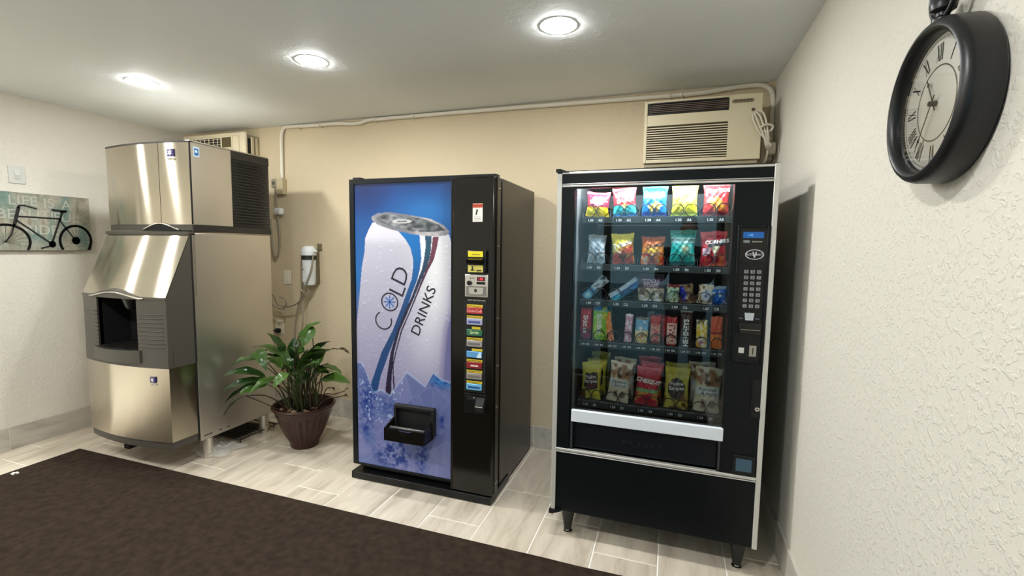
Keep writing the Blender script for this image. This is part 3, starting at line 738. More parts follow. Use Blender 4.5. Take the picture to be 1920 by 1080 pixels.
box('lower_plate', flat((150, 150, 148), .35, 1.), cm, -1.052, -.932, CY-.0075, CY-.006, 1.176, 1.230, .001, seg=1)
pt = MB().prism([(-1.034, CY-.0075, 1.222), (-.950, CY-.0075, 1.222), (-.950, CY-.0075, 1.192), (-.962, CY-.0075, 1.186), (-1.022, CY-.0075, 1.186), (-1.034, CY-.0075, 1.192)], (0, -.003, 0)).build('coin_door', flat((206, 206, 202), .3, 1.), cm)
mb = MB(); disc(mb, (-.994, CY-.0112, 1.206), .009); mb.build('key_lock', flat((52, 50, 48), .4), cm)
o = box('price_display', flat((70, 8, 18), .3), cm, -.988, -.942, CY-.0075, CY-.006, 1.258, 1.280)
mb = MB(); put_text(mb, '1.00', .017, (-.965, CY-.0080, 1.269)); mb.build('display_digits', mat('led_digits', (255, 60, 70), .5, emit=((255, 50, 66), 2.2)), cm)
MB().lathe([(.0, .0), (.013, .0), (.013, .006), (.009, .008)], (-1.032, CY-.014, 1.246), 20, 'Y').build('return_knob', M['blk'], cm, smooth='auto')
box('coin_slot', M['blkmatte'], cm, -.990, -.940, CY-.0078, CY-.006, 1.240, 1.253)
MB().box(-1.030, -1.022, CY-.0068, CY-.006, 1.268, 1.274).box(-1.018, -1.002, CY-.0068, CY-.006, 1.270, 1.273).build('panel_print', flat((60, 60, 60), .5), cm)
mb = MB(); put_text(mb, 'MAKE SELECTION HERE', .010, (-.992, CY-.0006, 1.152), bold=.01); mb.build('instruction_lettering', flat((214, 212, 206), .5), dm)
sp_ = box('selection_panel', M['blkmatte'], dm, -1.062, -.934, CY-.004, CY, .640, 1.142, .003)
btn = [((176, 52, 56), (250, 176, 166), 'Coca-Cola'), ((168, 170, 196), (70, 82, 150), None), ((48, 106, 76), (214, 224, 150), 'Sprite'), ((158, 150, 146), (108, 104, 104), None),
       ((96, 158, 212), (214, 232, 244), None), ((140, 36, 44), (238, 214, 204), None), ((150, 140, 130), (118, 110, 104), None), ((112, 180, 222), (40, 84, 140), None)]
for k, (c1, c2, tx) in enumerate(btn):
    z1 = 1.128-k*.0605
    b_ = box('price_strip', flat((236, 206, 52), .45), sp_, -1.046+(.03 if k in (2, 4) else 0), -.954-(.012 if k == 2 else 0), CY-.0065, CY-.004, z1-.013, z1)
    mb = MB()
    for q in range(9): mb.box(-1.040+q*.009, -1.0345+q*.009, CY-.0069, CY-.0065, z1-.009-(q % 2)*.001, z1-.004)
    if k not in (2, 4): tag(mb.build('price_print', flat((90, 70, 20), .5), sp_), kind='stuff')
    s_ = box('selection_button', flat(c1, .3), sp_, -1.046, -.954, CY-.012, CY-.004, z1-.050, z1-.015, .003)
    mb = MB()
    if tx: put_text(mb, tx, .021 if k == 0 else .022, (-1.0, CY-.0124, z1-.0325), shear=.25, bold=.015); mb.build('button_lettering', flat(c2, .4), sp_)
    elif k in (4,): MB().prism([(-.985, CY-.0124, z1-.048), (-.958, CY-.0124, z1-.048), (-.958, CY-.0124, z1-.018), (-.97, CY-.0124, z1-.018)], (0, .0003, 0)).build('button_print', flat(c2, .4), sp_)
    elif k == 5: MB().box(-1.02, -.975, CY-.0125, CY-.012, z1-.038, z1-.030).build('button_print', flat(c2, .4), sp_)
    else: MB().box(-1.035, -.965, CY-.0125, CY-.012, z1-.040, z1-.028).build('button_print', flat(c2, .4), sp_)
cr = box('coin_return', M['blk'], dm, -1.062, -.930, CY-.004, CY, .520, .632, .003)
MB().box(-1.045, -.985, CY-.006, CY-.004, .595, .620).build('return_slot', M['blkmatte'], cr)
MB().prism([(-.985, CY-.004, .530), (-.985, CY-.030, .542), (-.985, CY-.034, .570), (-.985, CY-.004, .615)], (.048, 0, 0)).build('return_cup', M['blkmatte'], cr)
MB().tube([(-.982, CY-.034, .571), (-.940, CY-.034, .571)], .0022, 6).build('cup_edge', M['chrome'], cr)
MB().lathe([(0, -.004), (.004, -.003), (.005, 0)], (-1.0, CY-.006, .61), 10, 'Y').build('screw', M['chrome'], cr, smooth=True)
"""end of drinks machine"""

# ------------------------------------------------------------------ snack machine
SX0, SX1, SY = -.520, .398, 2.190
sm = thing('snack_machine', (-.06, 2.6, 0), 'tall black glass-front snack vending machine with silver edges, full of snack bags', 'vending machine')
cab = MB()
B0, B1 = 2.252, 2.985
cab.box(SX0+.005, SX0+.025, B0, B1, .135, 1.795).box(SX1-.025, SX1-.005, B0, B1, .135, 1.795).box(SX0+.025, SX1-.025, B0, B1, 1.775, 1.795)
cab.box(SX0+.025, SX1-.025, B1-.02, B1, .135, 1.775).box(SX0+.025, SX1-.025, B0, B1-.02, .135, .155)
cab.build('cabinet', M['blk'], sm)
MB().box(-.452, -.444, B0+.01, B1-.03, .46, 1.772).box(.252, .260, B0+.01, B1-.03, .46, 1.772).box(-.444, .252, B1-.04, B1-.03, .46, 1.772).box(-.444, .252, B0+.01, B1-.04, 1.765, 1.772).build('liner', M['grey_in'], sm)
# door: stiles, rails
dmb = MB()
dmb.box(-.504, -.444, SY+.004, B0, .455, 1.728).box(.243, .388, SY+.004, B0, .455, 1.728).box(-.444, .243, SY+.010, SY+.03, 1.722, 1.730)
dmb.box(-.444, -.420, SY+.008, B0, .455, .597).box(.228, .243, SY+.008, B0, .455, .597)
dmb.build('door', M['blk2'], sm)
box('header_panel', M['blk2'], sm, -.504, .388, SY+.006, SY+.024, 1.738, 1.788)
box('lower_panel', M['blk2'], sm, -.506, .392, SY+.006, B0, .128, .440, .002, seg=1)
box('side_trim', M['alu'], sm, SX0-.006, -.504, SY-.002, B0, .132, 1.792, .002, seg=1)
box('side_trim', M['alu'], sm, .388, SX1+.010, SY-.002, B0, .128, 1.800, .002, seg=1)
for z, h in ((1.7885, .0095), (1.7285, .0075), (1.7395, .004)): box('top_trim', M['alu'], sm, -.504, .388, SY-.001, SY+.02, z, z+h, .0015, seg=1)
box('top_cap', M['blkmatte'], sm, SX0-.006, SX1+.008, SY+.004, B0+.02, 1.796, 1.803)
for z, h in ((.4425, .012), (.4345, .004)): box('middle_trim', M['alu'], sm, -.504, .388, SY-.003, SY+.02, z, z+h, .0015, seg=1)
box('sill_bar', M['sill'], sm, -.432, .248, SY-.004, SY+.020, .598, .656, .002, seg=1)
gl = box('glass_pane', M['glass'], sm, -.444, .243, SY+.014, SY+.018, .656, 1.722)
fp = box('delivery_flap', flat((20, 22, 27), .35, spec=.25), sm, -.420, .228, SY+.022, SY+.030, .462, .597, .002, seg=1)
mb = MB(); put_text(mb, 'PUSH', .035, (-.10, SY+.0216, .520), sx=2.2, bold=.006); mb.build('flap_lettering', flat((27, 29, 35), .3), sm)
for x in (-.43, .236): MB().box(x-.004, x+.004, SY+.004, SY+.022, .462, .594).build('flap_stop', flat((60, 62, 66), .4), sm)
hg = MB().prism([(SX0-.012, SY-.01, 1.797), (SX0+.05, SY-.01, 1.797), (SX0+.01, SY-.01, 1.812), (SX0-.012, SY-.01, 1.812)], (0, .05, 0)).build('hinge', M['blk'], sm)
MB().prism([(SX0-.012, SY-.01, .132), (SX0+.05, SY-.01, .132), (SX0+.005, SY-.01, .112), (SX0-.012, SY-.01, .112)], (0, .05, 0)).build('hinge', M['blk'], sm)
MB().lathe([(.006, .095), (.006, .112)], (SX0-.002, SY+.01, 0), 8).build('hinge_pin', M['chrome'], sm)
for x in (-.445, .338):
    for y in (SY+.045, 2.92):
        l = MB().lathe([(.040, .135), (.037, .128), (.019, .026), (.019, .020)], (x, y, 0), 20).build('leg', M['blk'], sm, smooth='auto')
        MB().lathe([(.013, .022), (.013, .012), (.022, .010), (.022, 0)], (x, y, 0), 16).build('leveling_foot', M['chrome'], l, smooth='auto')
tm = mat('lamp_tube', (255, 255, 255), .5, emit=((236, 246, 255), TUBE))
MB().tube([(-.42, SY+.060, 1.754), (.22, SY+.060, 1.754)], .011, 12).build('lamp_tube', tm, sm)
# control panel
PY0 = SY-.004
cp = MB().box(.262, .274, PY0, SY+.006, .958, 1.548).box(.386-.012, .386, PY0, SY+.006, .958, 1.548).box(.274, .374, PY0, SY+.006, 1.536, 1.548).box(.274, .374, PY0, SY+.006, .958, .972).build('control_panel', M['blk2'], sm, bevel=.003, seg=2)
PF = SY+.003
box('panel_face', M['blkgloss'], cp, .274, .374, PF, PF+.003, 1.395, 1.536)
box('panel_face', M['blk'], cp, .274, .374, PF, PF+.003, .972, 1.395)
box('display', mat('blue_display', (26, 84, 150), .3, emit=((28, 96, 176), .35)), cp, .284, .362, PF-.002, PF, 1.494, 1.520)
mb = MB(); put_text(mb, '1.50', .012, (.312, PF-.0023, 1.507)); mb.build('display_digits', mat('display_digits', (110, 190, 235), .4, emit=((120, 200, 240), .8)), cp)
box('price_label', flat((140, 150, 150), .4), cp, .286, .310, PF-.001, PF, 1.474, 1.485)
mb = MB(); put_text(mb, 'SELECTION', .008, (.338, PF-.001, 1.479), sx=.95, bold=.01); mb.build('price_print', flat((222, 218, 200), .5), cp)
pale = flat((200, 198, 208), .35); c_ = (.331, PF-.001, 1.425)
mb = MB()
for k in range(40):
    a, b = 2*PI*k/40, 2*PI*(k+1)/40
    q = lambda s, t: (c_[0]+.036*s*math.cos(t), c_[1], c_[2]+.0215*s*math.sin(t))
    mb.quad(q(1, a), q(1, b), q(.86, b), q(.86, a))
mb.build('oval_emblem', pale, cp)
mb = MB(); put_text(mb, 'AUTO', .0135, (.3135, PF-.001, 1.425), bold=.02, sx=.80); put_text(mb, 'MAT', .0135, (.3485, PF-.001, 1.425), bold=.02, sx=.80)
mb.poly([(.322, PF-.0012, 1.437), (.327, PF-.0012, 1.437), (.331, PF-.0012, 1.424), (.335, PF-.0012, 1.437), (.340, PF-.0012, 1.437), (.333, PF-.0012, 1.411), (.329, PF-.0012, 1.411)]); mb.build('emblem_print', pale, cp)
key = flat((168, 168, 170), .35, 1.); mb = MB(); ks = 'ABCDEFGHJ123456789*0#'
for r in range(7):
    for q in range(3):
        x = .304+q*.0245; z = 1.352-r*.0245
        box('key', key, cp, x-.0085, x+.0085, PF-.004, PF, z-.0078, z+.0078, .0015, seg=1)
        put_text(mb, ks[r*3+q], .0125, (x, PF-.0043, z), bold=.02)
mb.build('key_legend', flat((36, 36, 40), .5), cp); tag(cp.children[-1], kind='stuff')
MB().box(.284, .300, PF-.001, PF, 1.150, 1.153).box(.348, .364, PF-.001, PF, 1.150, 1.153).build('arrow_print', flat((120, 130, 150), .5), cp)
MB().prism([(.306, PF-.001, 1.176), (.344, PF-.001, 1.176), (.340, PF-.001, 1.144), (.310, PF-.001, 1.144)], (0, .001, 0)).build('bill_sticker', flat((196, 202, 210), .45), cp)
bv = box('bill_acceptor', M['blkgloss'], cp, .284, .372, PF-.020, PF, 1.085, 1.136, .004)
MB().box(.290, .366, PF-.024, PF-.019, 1.094, 1.103).build('bill_slot', M['blkmatte'], cp)
MB().tube([(.292, PF-.023, 1.106), (.364, PF-.023, 1.106)], .0012, 5).build('slot_edge', M['chrome'], cp)
box('coin_return_button', flat((206, 206, 200), .4), cp, .290, .312, PF-.005, PF, 1.000, 1.024, .002)
box('coin_plate', flat((186, 182, 170), .4, 1.), cp, .332, .360, PF-.002, PF, .988, 1.036, .001, seg=1)
box('coin_slot', M['blkmatte'], cp, .344, .348, PF-.0025, PF-.002, .998, 1.026)
lk = MB().box(.352, .390, SY-.001, SY+.004, .720, .745).box(.352, .357, SY-.001, SY+.004, .745, .890).box(.357, .386, SY+.002, SY+.004, .745, .890).build('lock_handle', M['blk'], sm, bevel=.002, seg=1)
MB().lathe([(0, -.008), (.009, -.008), (.011, 0)], (.375, SY, .762), 20, 'Y').build('lock', M['chrome'], lk, smooth='auto')
mb = MB(); disc(mb, (.375, SY-.0084, .762), .004); mb.build('keyhole', M['blkmatte'], lk)
cu = MB().box(.292, .380, SY-.004, SY+.006, .532, .546).box(.292, .380, SY-.004, SY+.006, .462, .474).box(.292, .304, SY-.004, SY+.006, .474, .532).box(.368, .380, SY-.004, SY+.006, .474, .532).build('coin_return_cup', M['blk'], sm, bevel=.002, seg=1)
box('cup_flap', flat((62, 92, 112), .25), cu, .304, .368, SY-.0005, SY+.002, .474, .532)

# trays, coils, price tags
TR = [('A', 1.594, 5, 1), ('B', 1.364, 5, 1), ('C', 1.188, 5, 1), ('D', .980, 10, 1), ('E', .672, 5, 1)]
TX0, TX1, TY0, TY1 = -.425, .250, 2.300, 2.900
def coil_mesh(r, ln, turns, hand, ph):
    mb = MB(); n = int(turns*20)
    mb.tube([(r*math.cos(hand*2*PI*turns*i/n+ph), ln*i/n, r+r*math.sin(hand*2*PI*turns*i/n+ph)) for i in range(n+1)], .0021, 5)
    mb.tube([(r*math.cos(2*PI*i/28), -.001, r+r*math.sin(2*PI*i/28)) for i in range(29)], .0021, 6)
    return mb.mesh('coil', M['wire'], (0, 0, 0), True)
cm2 = {1: coil_mesh(.0285, .50, 5, 1, 0.3), -1: coil_mesh(.0285, .50, 5, -1, PI-.3)}
cm1 = coil_mesh(.0275, .50, 8, 1, .4)
pr = flat((226, 230, 232), .5)
LANES = {}
for rn, z, nl, _ in TR:
    dep = z-.005
    tr = MB().box(TX0, TX1, TY0+.004, TY1, z-.006, z).box(TX0, TX1, TY0, TY0+.004, z-.030, z+.001).build('product_tray', flat((88, 92, 94), .5), sm)
    MB().box(TX0, TX1, TY0-.0015, TY0, z-.029, z-.001).build('tag_rail', flat((54, 60, 62), .3), tr)
    pit = (TX1-TX0)/nl; mb = MB()
    for k in range(nl):
        xc = TX0+pit*(k+.5); LANES[rn, k] = (xc, z)
        for hd, dx in (((1, -.031), (-1, .031)) if nl == 5 else ((1, 0),)):
            o = bpy.data.objects.new('coil', cm2[hd] if nl == 5 else cm1); COL.objects.link(o); o.parent = tr
            off = ORG[sm.name]; o.location = (xc+dx-off[0], TY0+.006-off[1], z+.001-off[2])
        s = .0165 if nl == 5 else .0125
        q = 1 if nl == 5 else .55
        tg = MB().box(xc-.045*q, xc-.002*q, TY0-.0028, TY0-.0015, z-.026, z-.005).build('price_tag', flat((30, 33, 36), .4), tr)
        put_text(mb, '1.50', s, (xc-.0235*q, TY0-.0032, z-.0155), bold=.03)
        num = str(k*2) if nl == 5 else str(k)
        put_text(mb, rn+num, s, (xc+.022*q, TY0-.0022, z-.0155), bold=.03)
    tag(mb.build('price_lettering', pr, tr), kind='stuff')
    for k in range(nl+1):
        x = min(TX0+pit*k, TX1-.002); box('lane_divider', flat((96, 100, 102), .5), tr, x, x+.0015, TY0+.02, TY1, z, z+.035)

# ---- snacks: each packet is its own object
def bag_surface(w, h, t, seal=.09, pinch=.12):
    def f(u, v, side):
        if v < seal or v > 1-seal: g = 0
        else:
            q = (v-seal)/(1-2*seal); g = (math.sin(PI*q))**.55
        e = max(0, 1-abs(2*u-1)**2.6)**.6
        ww = w*(1-pinch*math.sin(PI*v)**.8)
        return ((u-.5)*ww, -side*t/2*g*e-(.0006 if side > 0 else -.0006), v*h)
    return f
def crease(u, v, sd):
    return .0030*math.sin(u*13+sd)*math.sin(v*9+sd*1.7)+.0020*math.sin(u*27-v*23+sd*3)+.0014*math.sin(u*19+v*37+sd*5)
def packet(name, w, h, t, paint, loc, rot=(0, 0, 0), seal=.09, pinch=.12, nu=26, nv=32, texts=(), sd=0., label='', group='snacks in the glass-front machine', cat='snack'):
    """texts: (string, size, u, v, colour, angle, kwargs)"""
    S = bag_surface(w, h, t, seal, pinch)
    u = np.linspace(0, 1, nu+1); v = np.linspace(0, 1, nv+1); U, V = np.meshgrid(u, v)
    img = paint(U, V)
    # metallic crimp ridges in the seals
    cols = [tuple(q) for q in np.clip(to_lin(img)*1.12+.003, 0, .92).reshape(-1, 3)]
    def front(a, b):
        x, y, z = S(a, b, 1); k = max(0, 1-abs(2*a-1)**3)*(1 if seal < b < 1-seal else .15)
        zig = .0012*math.sin(a*PI*nu) if (b < seal*.9 or b > 1-seal*.9) else 0
        return (x, y+crease(a, b, sd)*k+zig, z+.004*math.sin(a*7+sd)*(b > .97))
    mb = MB().grid(front, nu, nv, col=cols)
    mb.grid(lambda a, b: S(a, b, -1), nu, nv, col=cols, flip=True)
    o = mb.build(name, M['foil'], None, local=True, origin=loc, smooth=True)
    o.rotation_euler = rot; ORG[o.name] = (0, 0, 0)
    tag(o, label, cat, group)
    for st, sz, tu, tv, c, ang, kw in texts:
        def fn(p):
            a = p.x/w+.5; b = p.z/h; a = min(max(a, .02), .98); b = min(max(b, .02), .98)
            return Vector((p.x, front(a, b)[1]-.0016, p.z))
        m2 = MB(); put_text(m2, st, sz, ((tu-.5)*w, 0, tv*h), ang=ang, fn=fn, **kw)
        m2.build('lettering', flat(c, .4), o, local=True)
    return o
def layers(base, *L):
    def paint(U, V):
        img = np.ones(U.shape+(3,))*C3(base)
        for l in L:
            k = l[0]
            if k == 'band': m = ((V >= l[1]) & (V <= l[2])).astype(float)
            elif k == 'grad': m = np.clip((V-l[1])/(l[2]-l[1]), 0, 1)
            elif k == 'ell': m = (np.hypot((U-l[1])/l[3], (V-l[2])/l[4]) < 1).astype(float)
            elif k == 'soft': m = np.exp(-(((U-l[1])/l[3])**2+((V-l[2])/l[4])**2))
            elif k == 'poly': m = inpoly(U, V, l[1]).astype(float)
            elif k == 'noise': m = (np.clip((vnoise(U, V, l[1], l[2], l[3])-l[4])*5, 0, 1))*((V >= l[6]) & (V <= l[7]) if len(l) > 6 else 1); l = (*l[:5], l[5])
            col = l[3] if k in ('band', 'grad') else l[2] if k == 'poly' else l[5]
            img = mixc(img, C3(col), m)
        return img
    return paint
K = dict
def LB(s): return s
ROT = -.04
def on(rn, k, dx=0, dy=0): x, z = LANES[rn, k]; return (x+dx, TY0+.036+dy, z+.004)
WHT = (250, 248, 245)
# row A
packet('snack_bag', .118, .118, .044, layers((206, 44, 74), ('band', 0, .40, (240, 206, 40)), ('soft', .55, .62, .28, .16, (250, 226, 232)), ('soft', .25, .22, .2, .1, (250, 226, 70)), ('band', .92, 1, (226, 90, 110))), on('A', 0), (0, .06, 0), sd=1,
       texts=[('SNACK', .026, .55, .64, WHT, .12, K(bold=.03)), ], label='crimson snack bag with yellow lower half, leftmost on the top tray', cat='snack bag')
packet('snack_bag', .116, .136, .044, layers((214, 50, 56), ('band', 0, .40, (70, 200, 212)), ('soft', .6, .78, .3, .1, (244, 206, 186)), ('soft', .5, .36, .12, .08, (244, 200, 80)), ('band', 0, .1, (30, 110, 170)), ('soft', .25, .25, .13, .1, (20, 170, 180))), on('A', 1), (0, -.05, 0), sd=2,
       texts=[('SNACK', .024, .55, .56, WHT, .14, K(bold=.03))], label='red snack bag with turquoise lower half, second on the top tray', cat='snack bag')
packet('snack_bag', .120, .142, .046, layers((28, 122, 214), ('band', .78, 1, (40, 190, 220)), ('poly', [(.2, .36), (.52, .48), (.86, .38), (.62, .12), (.52, .3), (.42, .1)], (238, 206, 110)), ('soft', .5, .66, .45, .09, (206, 232, 244)), ('band', 0, .12, (20, 60, 150)), ('noise', 7, 7, 3, .66, (20, 90, 190))), on('A', 2), (0, .02, 0), sd=3,
       texts=[('Doritos', .030, .48, .70, WHT, .12, K(bold=.03))], label='bright blue chip bag with golden triangle chips, middle of the top tray', cat='snack bag')
packet('snack_bag', .120, .144, .044, layers((240, 226, 70), ('soft', .5, .62, .4, .16, (252, 246, 200)), ('soft', .22, .55, .14, .09, (226, 206, 20)), ('ell', .75, .24, .2, .17, (236, 232, 40)), ('band', 0, .1, (150, 170, 60)), ('soft', .2, .2, .16, .08, (180, 176, 40))), on('A', 3), (0, .0, 0), sd=4,
       texts=[('Lays', .034, .50, .62, (150, 130, 20), .2, K(bold=.02, shear=.2))], label='pale yellow chip bag, fourth on the top tray', cat='snack bag')
packet('snack_bag', .116, .144, .044, layers((206, 56, 60), ('poly', [(.2, .42), (.5, .62), (.8, .40), (.55, .1)], (238, 150, 60)), ('soft', .75, .26, .14, .1, (240, 180, 70)), ('soft', .3, .5, .16, .06, (240, 200, 196)), ('band', .95, 1, (236, 150, 150)), ('band', 0, .1, (120, 34, 48))), on('A', 4), (0, .0, 0), sd=5,
       texts=[('Doritos', .031, .55, .80, WHT, .08, K(bold=.035))], label='red chip bag with white lettering, rightmost on the top tray', cat='snack bag')
# row B
packet('snack_bag', .092, .140, .040, layers((176, 194, 208), ('noise', 6, 14, 41, .55, (236, 242, 246)), ('noise', 10, 10, 42, .66, (110, 130, 150)), ('band', .9, 1, (140, 144, 146)), ('soft', .5, .4, .03, .3, (120, 140, 176))), on('B', 0, .002), (0, .03, 0), sd=6,
       label='silvery clear packet, leftmost on the second tray from the top', cat='snack bag')
packet('snack_bag', .112, .146, .046, layers((238, 216, 70), ('poly', [(0, .36), (1, .72), (1, .0), (0, 0)], (196, 66, 34)), ('poly', [(0, .38), (1, .76), (1, .64), (0, .28)], (236, 150, 60)), ('noise', 6, 8, 51, .5, (118, 46, 30), 0, .36), ('soft', .7, .28, .12, .06, (240, 190, 100)), ('soft', .3, .4, .2, .06, (244, 214, 190))), on('B', 1), (0, -.05, 0), sd=7,
       texts=[('Fritos', .037, .50, .66, (248, 246, 250), .33, K(bold=.03))], label='yellow and brick red corn chip bag, second on the second tray', cat='snack bag')
packet('snack_bag', .112, .132, .046, layers((226, 120, 36), ('soft', .5, .52, .36, .12, (244, 206, 70)), ('noise', 6, 6, 61, .48, (196, 48, 40), 0, .42), ('noise', 8, 8, 62, .62, (250, 220, 200), 0, .4), ('grad', .7, 1.1, (170, 70, 24))), on('B', 2), (0, .02, 0), sd=8,
       texts=[('Cheetos', .027, .62, .72, (70, 40, 14), .25, K(bold=.03, shear=.2))], label='orange snack bag with red puffs, middle of the second tray', cat='snack bag')
packet('snack_bag', .118, .164, .046, layers((34, 176, 172), ('band', .86, 1, (30, 140, 126)), ('band', .64, .80, (190, 236, 232)), ('soft', .6, .48, .16, .12, (238, 226, 190)), ('noise', 6, 6, 71, .62, (120, 232, 224), 0, .6), ('band', 0, .1, (14, 104, 104))), on('B', 3), (0, .0, 0), sd=9,
       texts=[('POPCORNERS', .0165, .5, .72, (20, 120, 116), .0, K(bold=.03))], label='tall teal popped corn bag, fourth on the second tray', cat='snack bag')
packet('snack_bag', .118, .158, .046, layers((190, 38, 52), ('band', .9, 1, (214, 74, 84)), ('poly', [(.3, .62), (1, .74), (1, .60), (.3, .52)], (60, 58, 62)), ('poly', [(.05, .52), (.36, .54), (.36, .32), (.05, .30)], (226, 190, 206)), ('poly', [(.42, .56), (.78, .58), (.55, .26)], (240, 226, 190)), ('noise', 5, 6, 81, .6, (236, 120, 70), 0, .3)), on('B', 4), (0, -.02, 0), sd=10,
       texts=[('CORNERS', .0225, .62, .71, WHT, .10, K(bold=.05))], label='red popped corn bag with a dark name band, rightmost on the second tray', cat='snack bag')
# row C
packet('snack_stick', .050, .150, .030, layers((210, 226, 236), ('band', 0, .42, (60, 150, 210)), ('noise', 6, 12, 91, .55, (120, 130, 140)), ('soft', .5, .14, .3, .12, (190, 240, 250))), on('C', 0, -.046, -.01), (D(-24), D(42), 0), sd=11, nu=12,
       label='narrow silver and light blue packet leaning right, leftmost on the third tray', cat='snack packet')
packet('snack_stick', .056, .165, .032, layers((70, 140, 206), ('band', 0, .34, (60, 190, 226)), ('poly', [(0, 0), (.34, 0), (.34, 1), (0, 1)], (196, 214, 234)), ('poly', [(.44, 0), (.52, 0), (.52, 1), (.44, 1)], (30, 40, 110))), on('C', 1, -.052, -.01), (D(-16), D(54), 0), sd=12, nu=12,
       label='long blue packet leaning far to the right, second on the third tray', cat='snack packet')
packet('snack_bag', .118, .128, .050, layers((72, 56, 76), ('band', 0, .48, (206, 192, 166)), ('noise', 7, 7, 95, .5, (250, 248, 240), 0, .36), ('noise', 8, 8, 96, .62, (110, 80, 56), .1, .5)), on('C', 2), (D(-6), 0, 0), sd=13, pinch=-.04,
       texts=[('TEXAS', .026, .5, .74, (206, 170, 200), 0, K(bold=.04)), ('TOAST', .022, .5, .58, (226, 196, 214), 0, K(bold=.04))], label='dark purple snack bag with a cream lower half, middle of the third tray', cat='snack bag')
packet('wrapped_pastry', .062, .084, .040, layers((206, 226, 190), ('ell', .5, .45, .36, .34, (176, 214, 196)), ('noise', 6, 6, 97, .6, (90, 120, 70)), ('band', .85, 1, (140, 40, 50))), on('C', 3, -.036), (0, .05, 0), sd=14, nu=16,
       label='pale green wrapped round pastry, left one of the fourth lane on the third tray', cat='pastry')
packet('wrapped_pastry', .064, .088, .040, layers((150, 120, 84), ('poly', [(.0, .1), (.34, 0), (.52, .5), (.22, .95), (0, .9)], (26, 40, 176)), ('noise', 8, 8, 98, .55, (60, 40, 28)), ('soft', .45, .3, .12, .1, (220, 226, 240))), on('C', 3, .032), (0, -.1, 0), sd=15, nu=16,
       label='brown and deep blue wrapped pastry, right one of the fourth lane on the third tray', cat='pastry')
packet('wrapped_pastry', .068, .090, .040, layers((226, 210, 180), ('ell', .58, .46, .34, .32, (206, 214, 238)), ('noise', 6, 6, 99, .62, (90, 80, 60)), ('soft', .55, .42, .1, .08, (60, 66, 110))), on('C', 4, -.030), (0, .08, 0), sd=16, nu=16,
       label='cream wrapped pastry with a white disc, left in the last lane of the third tray', cat='pastry')
packet('wrapped_pastry', .066, .082, .040, layers((30, 104, 200), ('noise', 6, 6, 101, .64, (190, 220, 240)), ('band', .86, 1, (150, 170, 190))), on('C', 4, .040), (0, -.12, 0), sd=17, nu=16,
       label='bright blue wrapped pastry at the right end of the third tray', cat='pastry')
# row D: ten candy lanes
def bar(k, w, h, paint, tx, label, rot=0, dx=0, t=.020, cat='candy bar', dy=0):
    packet('candy_bar', w, h, t, paint, on('D', k, dx, dy-.008), (D(-3), rot, 0), sd=20+k, nu=14, nv=30, texts=tx, seal=.05, label=label, cat=cat, pinch=.0)
UP = PI/2
DN = -PI/2
bar(0, .054, .158, layers((186, 34, 52), ('grad', .5, .0, (130, 84, 116)), ('band', .94, 1, (140, 22, 40))), [('Skittles', .032, .5, .48, WHT, DN, K(bold=.03))], 'red candy bag with white sideways lettering, leftmost on the candy tray', 0, -.006)
bar(1, .074, .172, layers((126, 182, 60), ('band', .86, 1, (40, 130, 190)), ('soft', .2, .3, .15, .2, (196, 220, 90)), ('noise', 6, 12, 111, .66, (210, 226, 120)), ('soft', .75, .7, .12, .08, (216, 190, 50))), [('Skittles', .034, .46, .48, WHT, DN, K(bold=.03))], 'lime green candy bag with a blue top, second on the candy tray', 0, 0)
bar(2, .034, .142, layers((226, 130, 60), ('grad', .5, -.2, (210, 70, 100)), ('noise', 4, 12, 112, .6, (244, 190, 110))), [], 'slim orange and pink candy bar leaning left, third on the candy tray', -.16, -.014)
bar(3, .036, .138, layers((206, 150, 180), ('noise', 4, 14, 113, .55, (240, 220, 226)), ('band', .95, 1, (236, 230, 230))), [], 'slim pale pink candy bar, fourth on the candy tray', .04, 0)
bar(4, .060, .126, layers((110, 168, 206), ('band', 0, .48, (226, 200, 130)), ('band', .93, 1, (110, 100, 70)), ('noise', 6, 10, 114, .62, (250, 240, 220)), ('soft', .55, .28, .16, .08, (170, 110, 60))), [], 'light blue and tan cookie packet, fifth on the candy tray', .03, -.004)
bar(5, .046, .136, layers((186, 44, 44), ('band', .1, .70, (214, 160, 140)), ('band', 0, .1, (110, 60, 40))), [('TWIX', .036, .5, .40, (196, 30, 40), DN, K(bold=.04))], 'red and gold chocolate bar, sixth on the candy tray beside a gap', 0, -.006)
bar(6, .046, .136, layers((176, 36, 38), ('band', .06, .78, (226, 196, 180))), [('TWIX', .038, .5, .42, (190, 26, 36), DN, K(bold=.04))], 'red and cream chocolate bar, seventh on the candy tray', 0, .002)
bar(7, .054, .172, layers((56, 30, 26), ('band', .955, 1, (220, 214, 204))), [('HERSHEYS', .031, .5, .38, WHT, UP, K(bold=.04, sx=.92))], 'dark brown chocolate bar with large white lettering, eighth on the candy tray', 0, -.002)
bar(8, .048, .130, layers((226, 190, 50), ('band', .86, 1, (120, 96, 50)), ('soft', .5, .2, .3, .16, (170, 100, 176)), ('noise', 5, 10, 117, .58, (236, 230, 200))), [], 'yellow and purple candy bag, ninth on the candy tray', 0, .000)
bar(9, .050, .150, layers((216, 96, 66), ('band', 0, .46, (232, 126, 56)), ('band', .46, .50, (150, 50, 50))), [], 'orange candy packet, rightmost on the candy tray', 0, -.004)
bar(7, .054, .172, layers((56, 30, 26), ('band', .955, 1, (220, 214, 204))), [], 'dark brown chocolate bar standing behind the front one on the candy tray', 0, -.002, dy=.045)
bar(1, .074, .172, layers((126, 182, 60), ('band', .86, 1, (40, 130, 190))), [], 'second lime green candy bag, right behind the front one on the candy tray', 0, .012, dy=.05)
bar(0, .054, .158, layers((186, 34, 52),), [], 'second red candy bag, right behind the leftmost one on the candy tray', 0, .008, dy=.05)
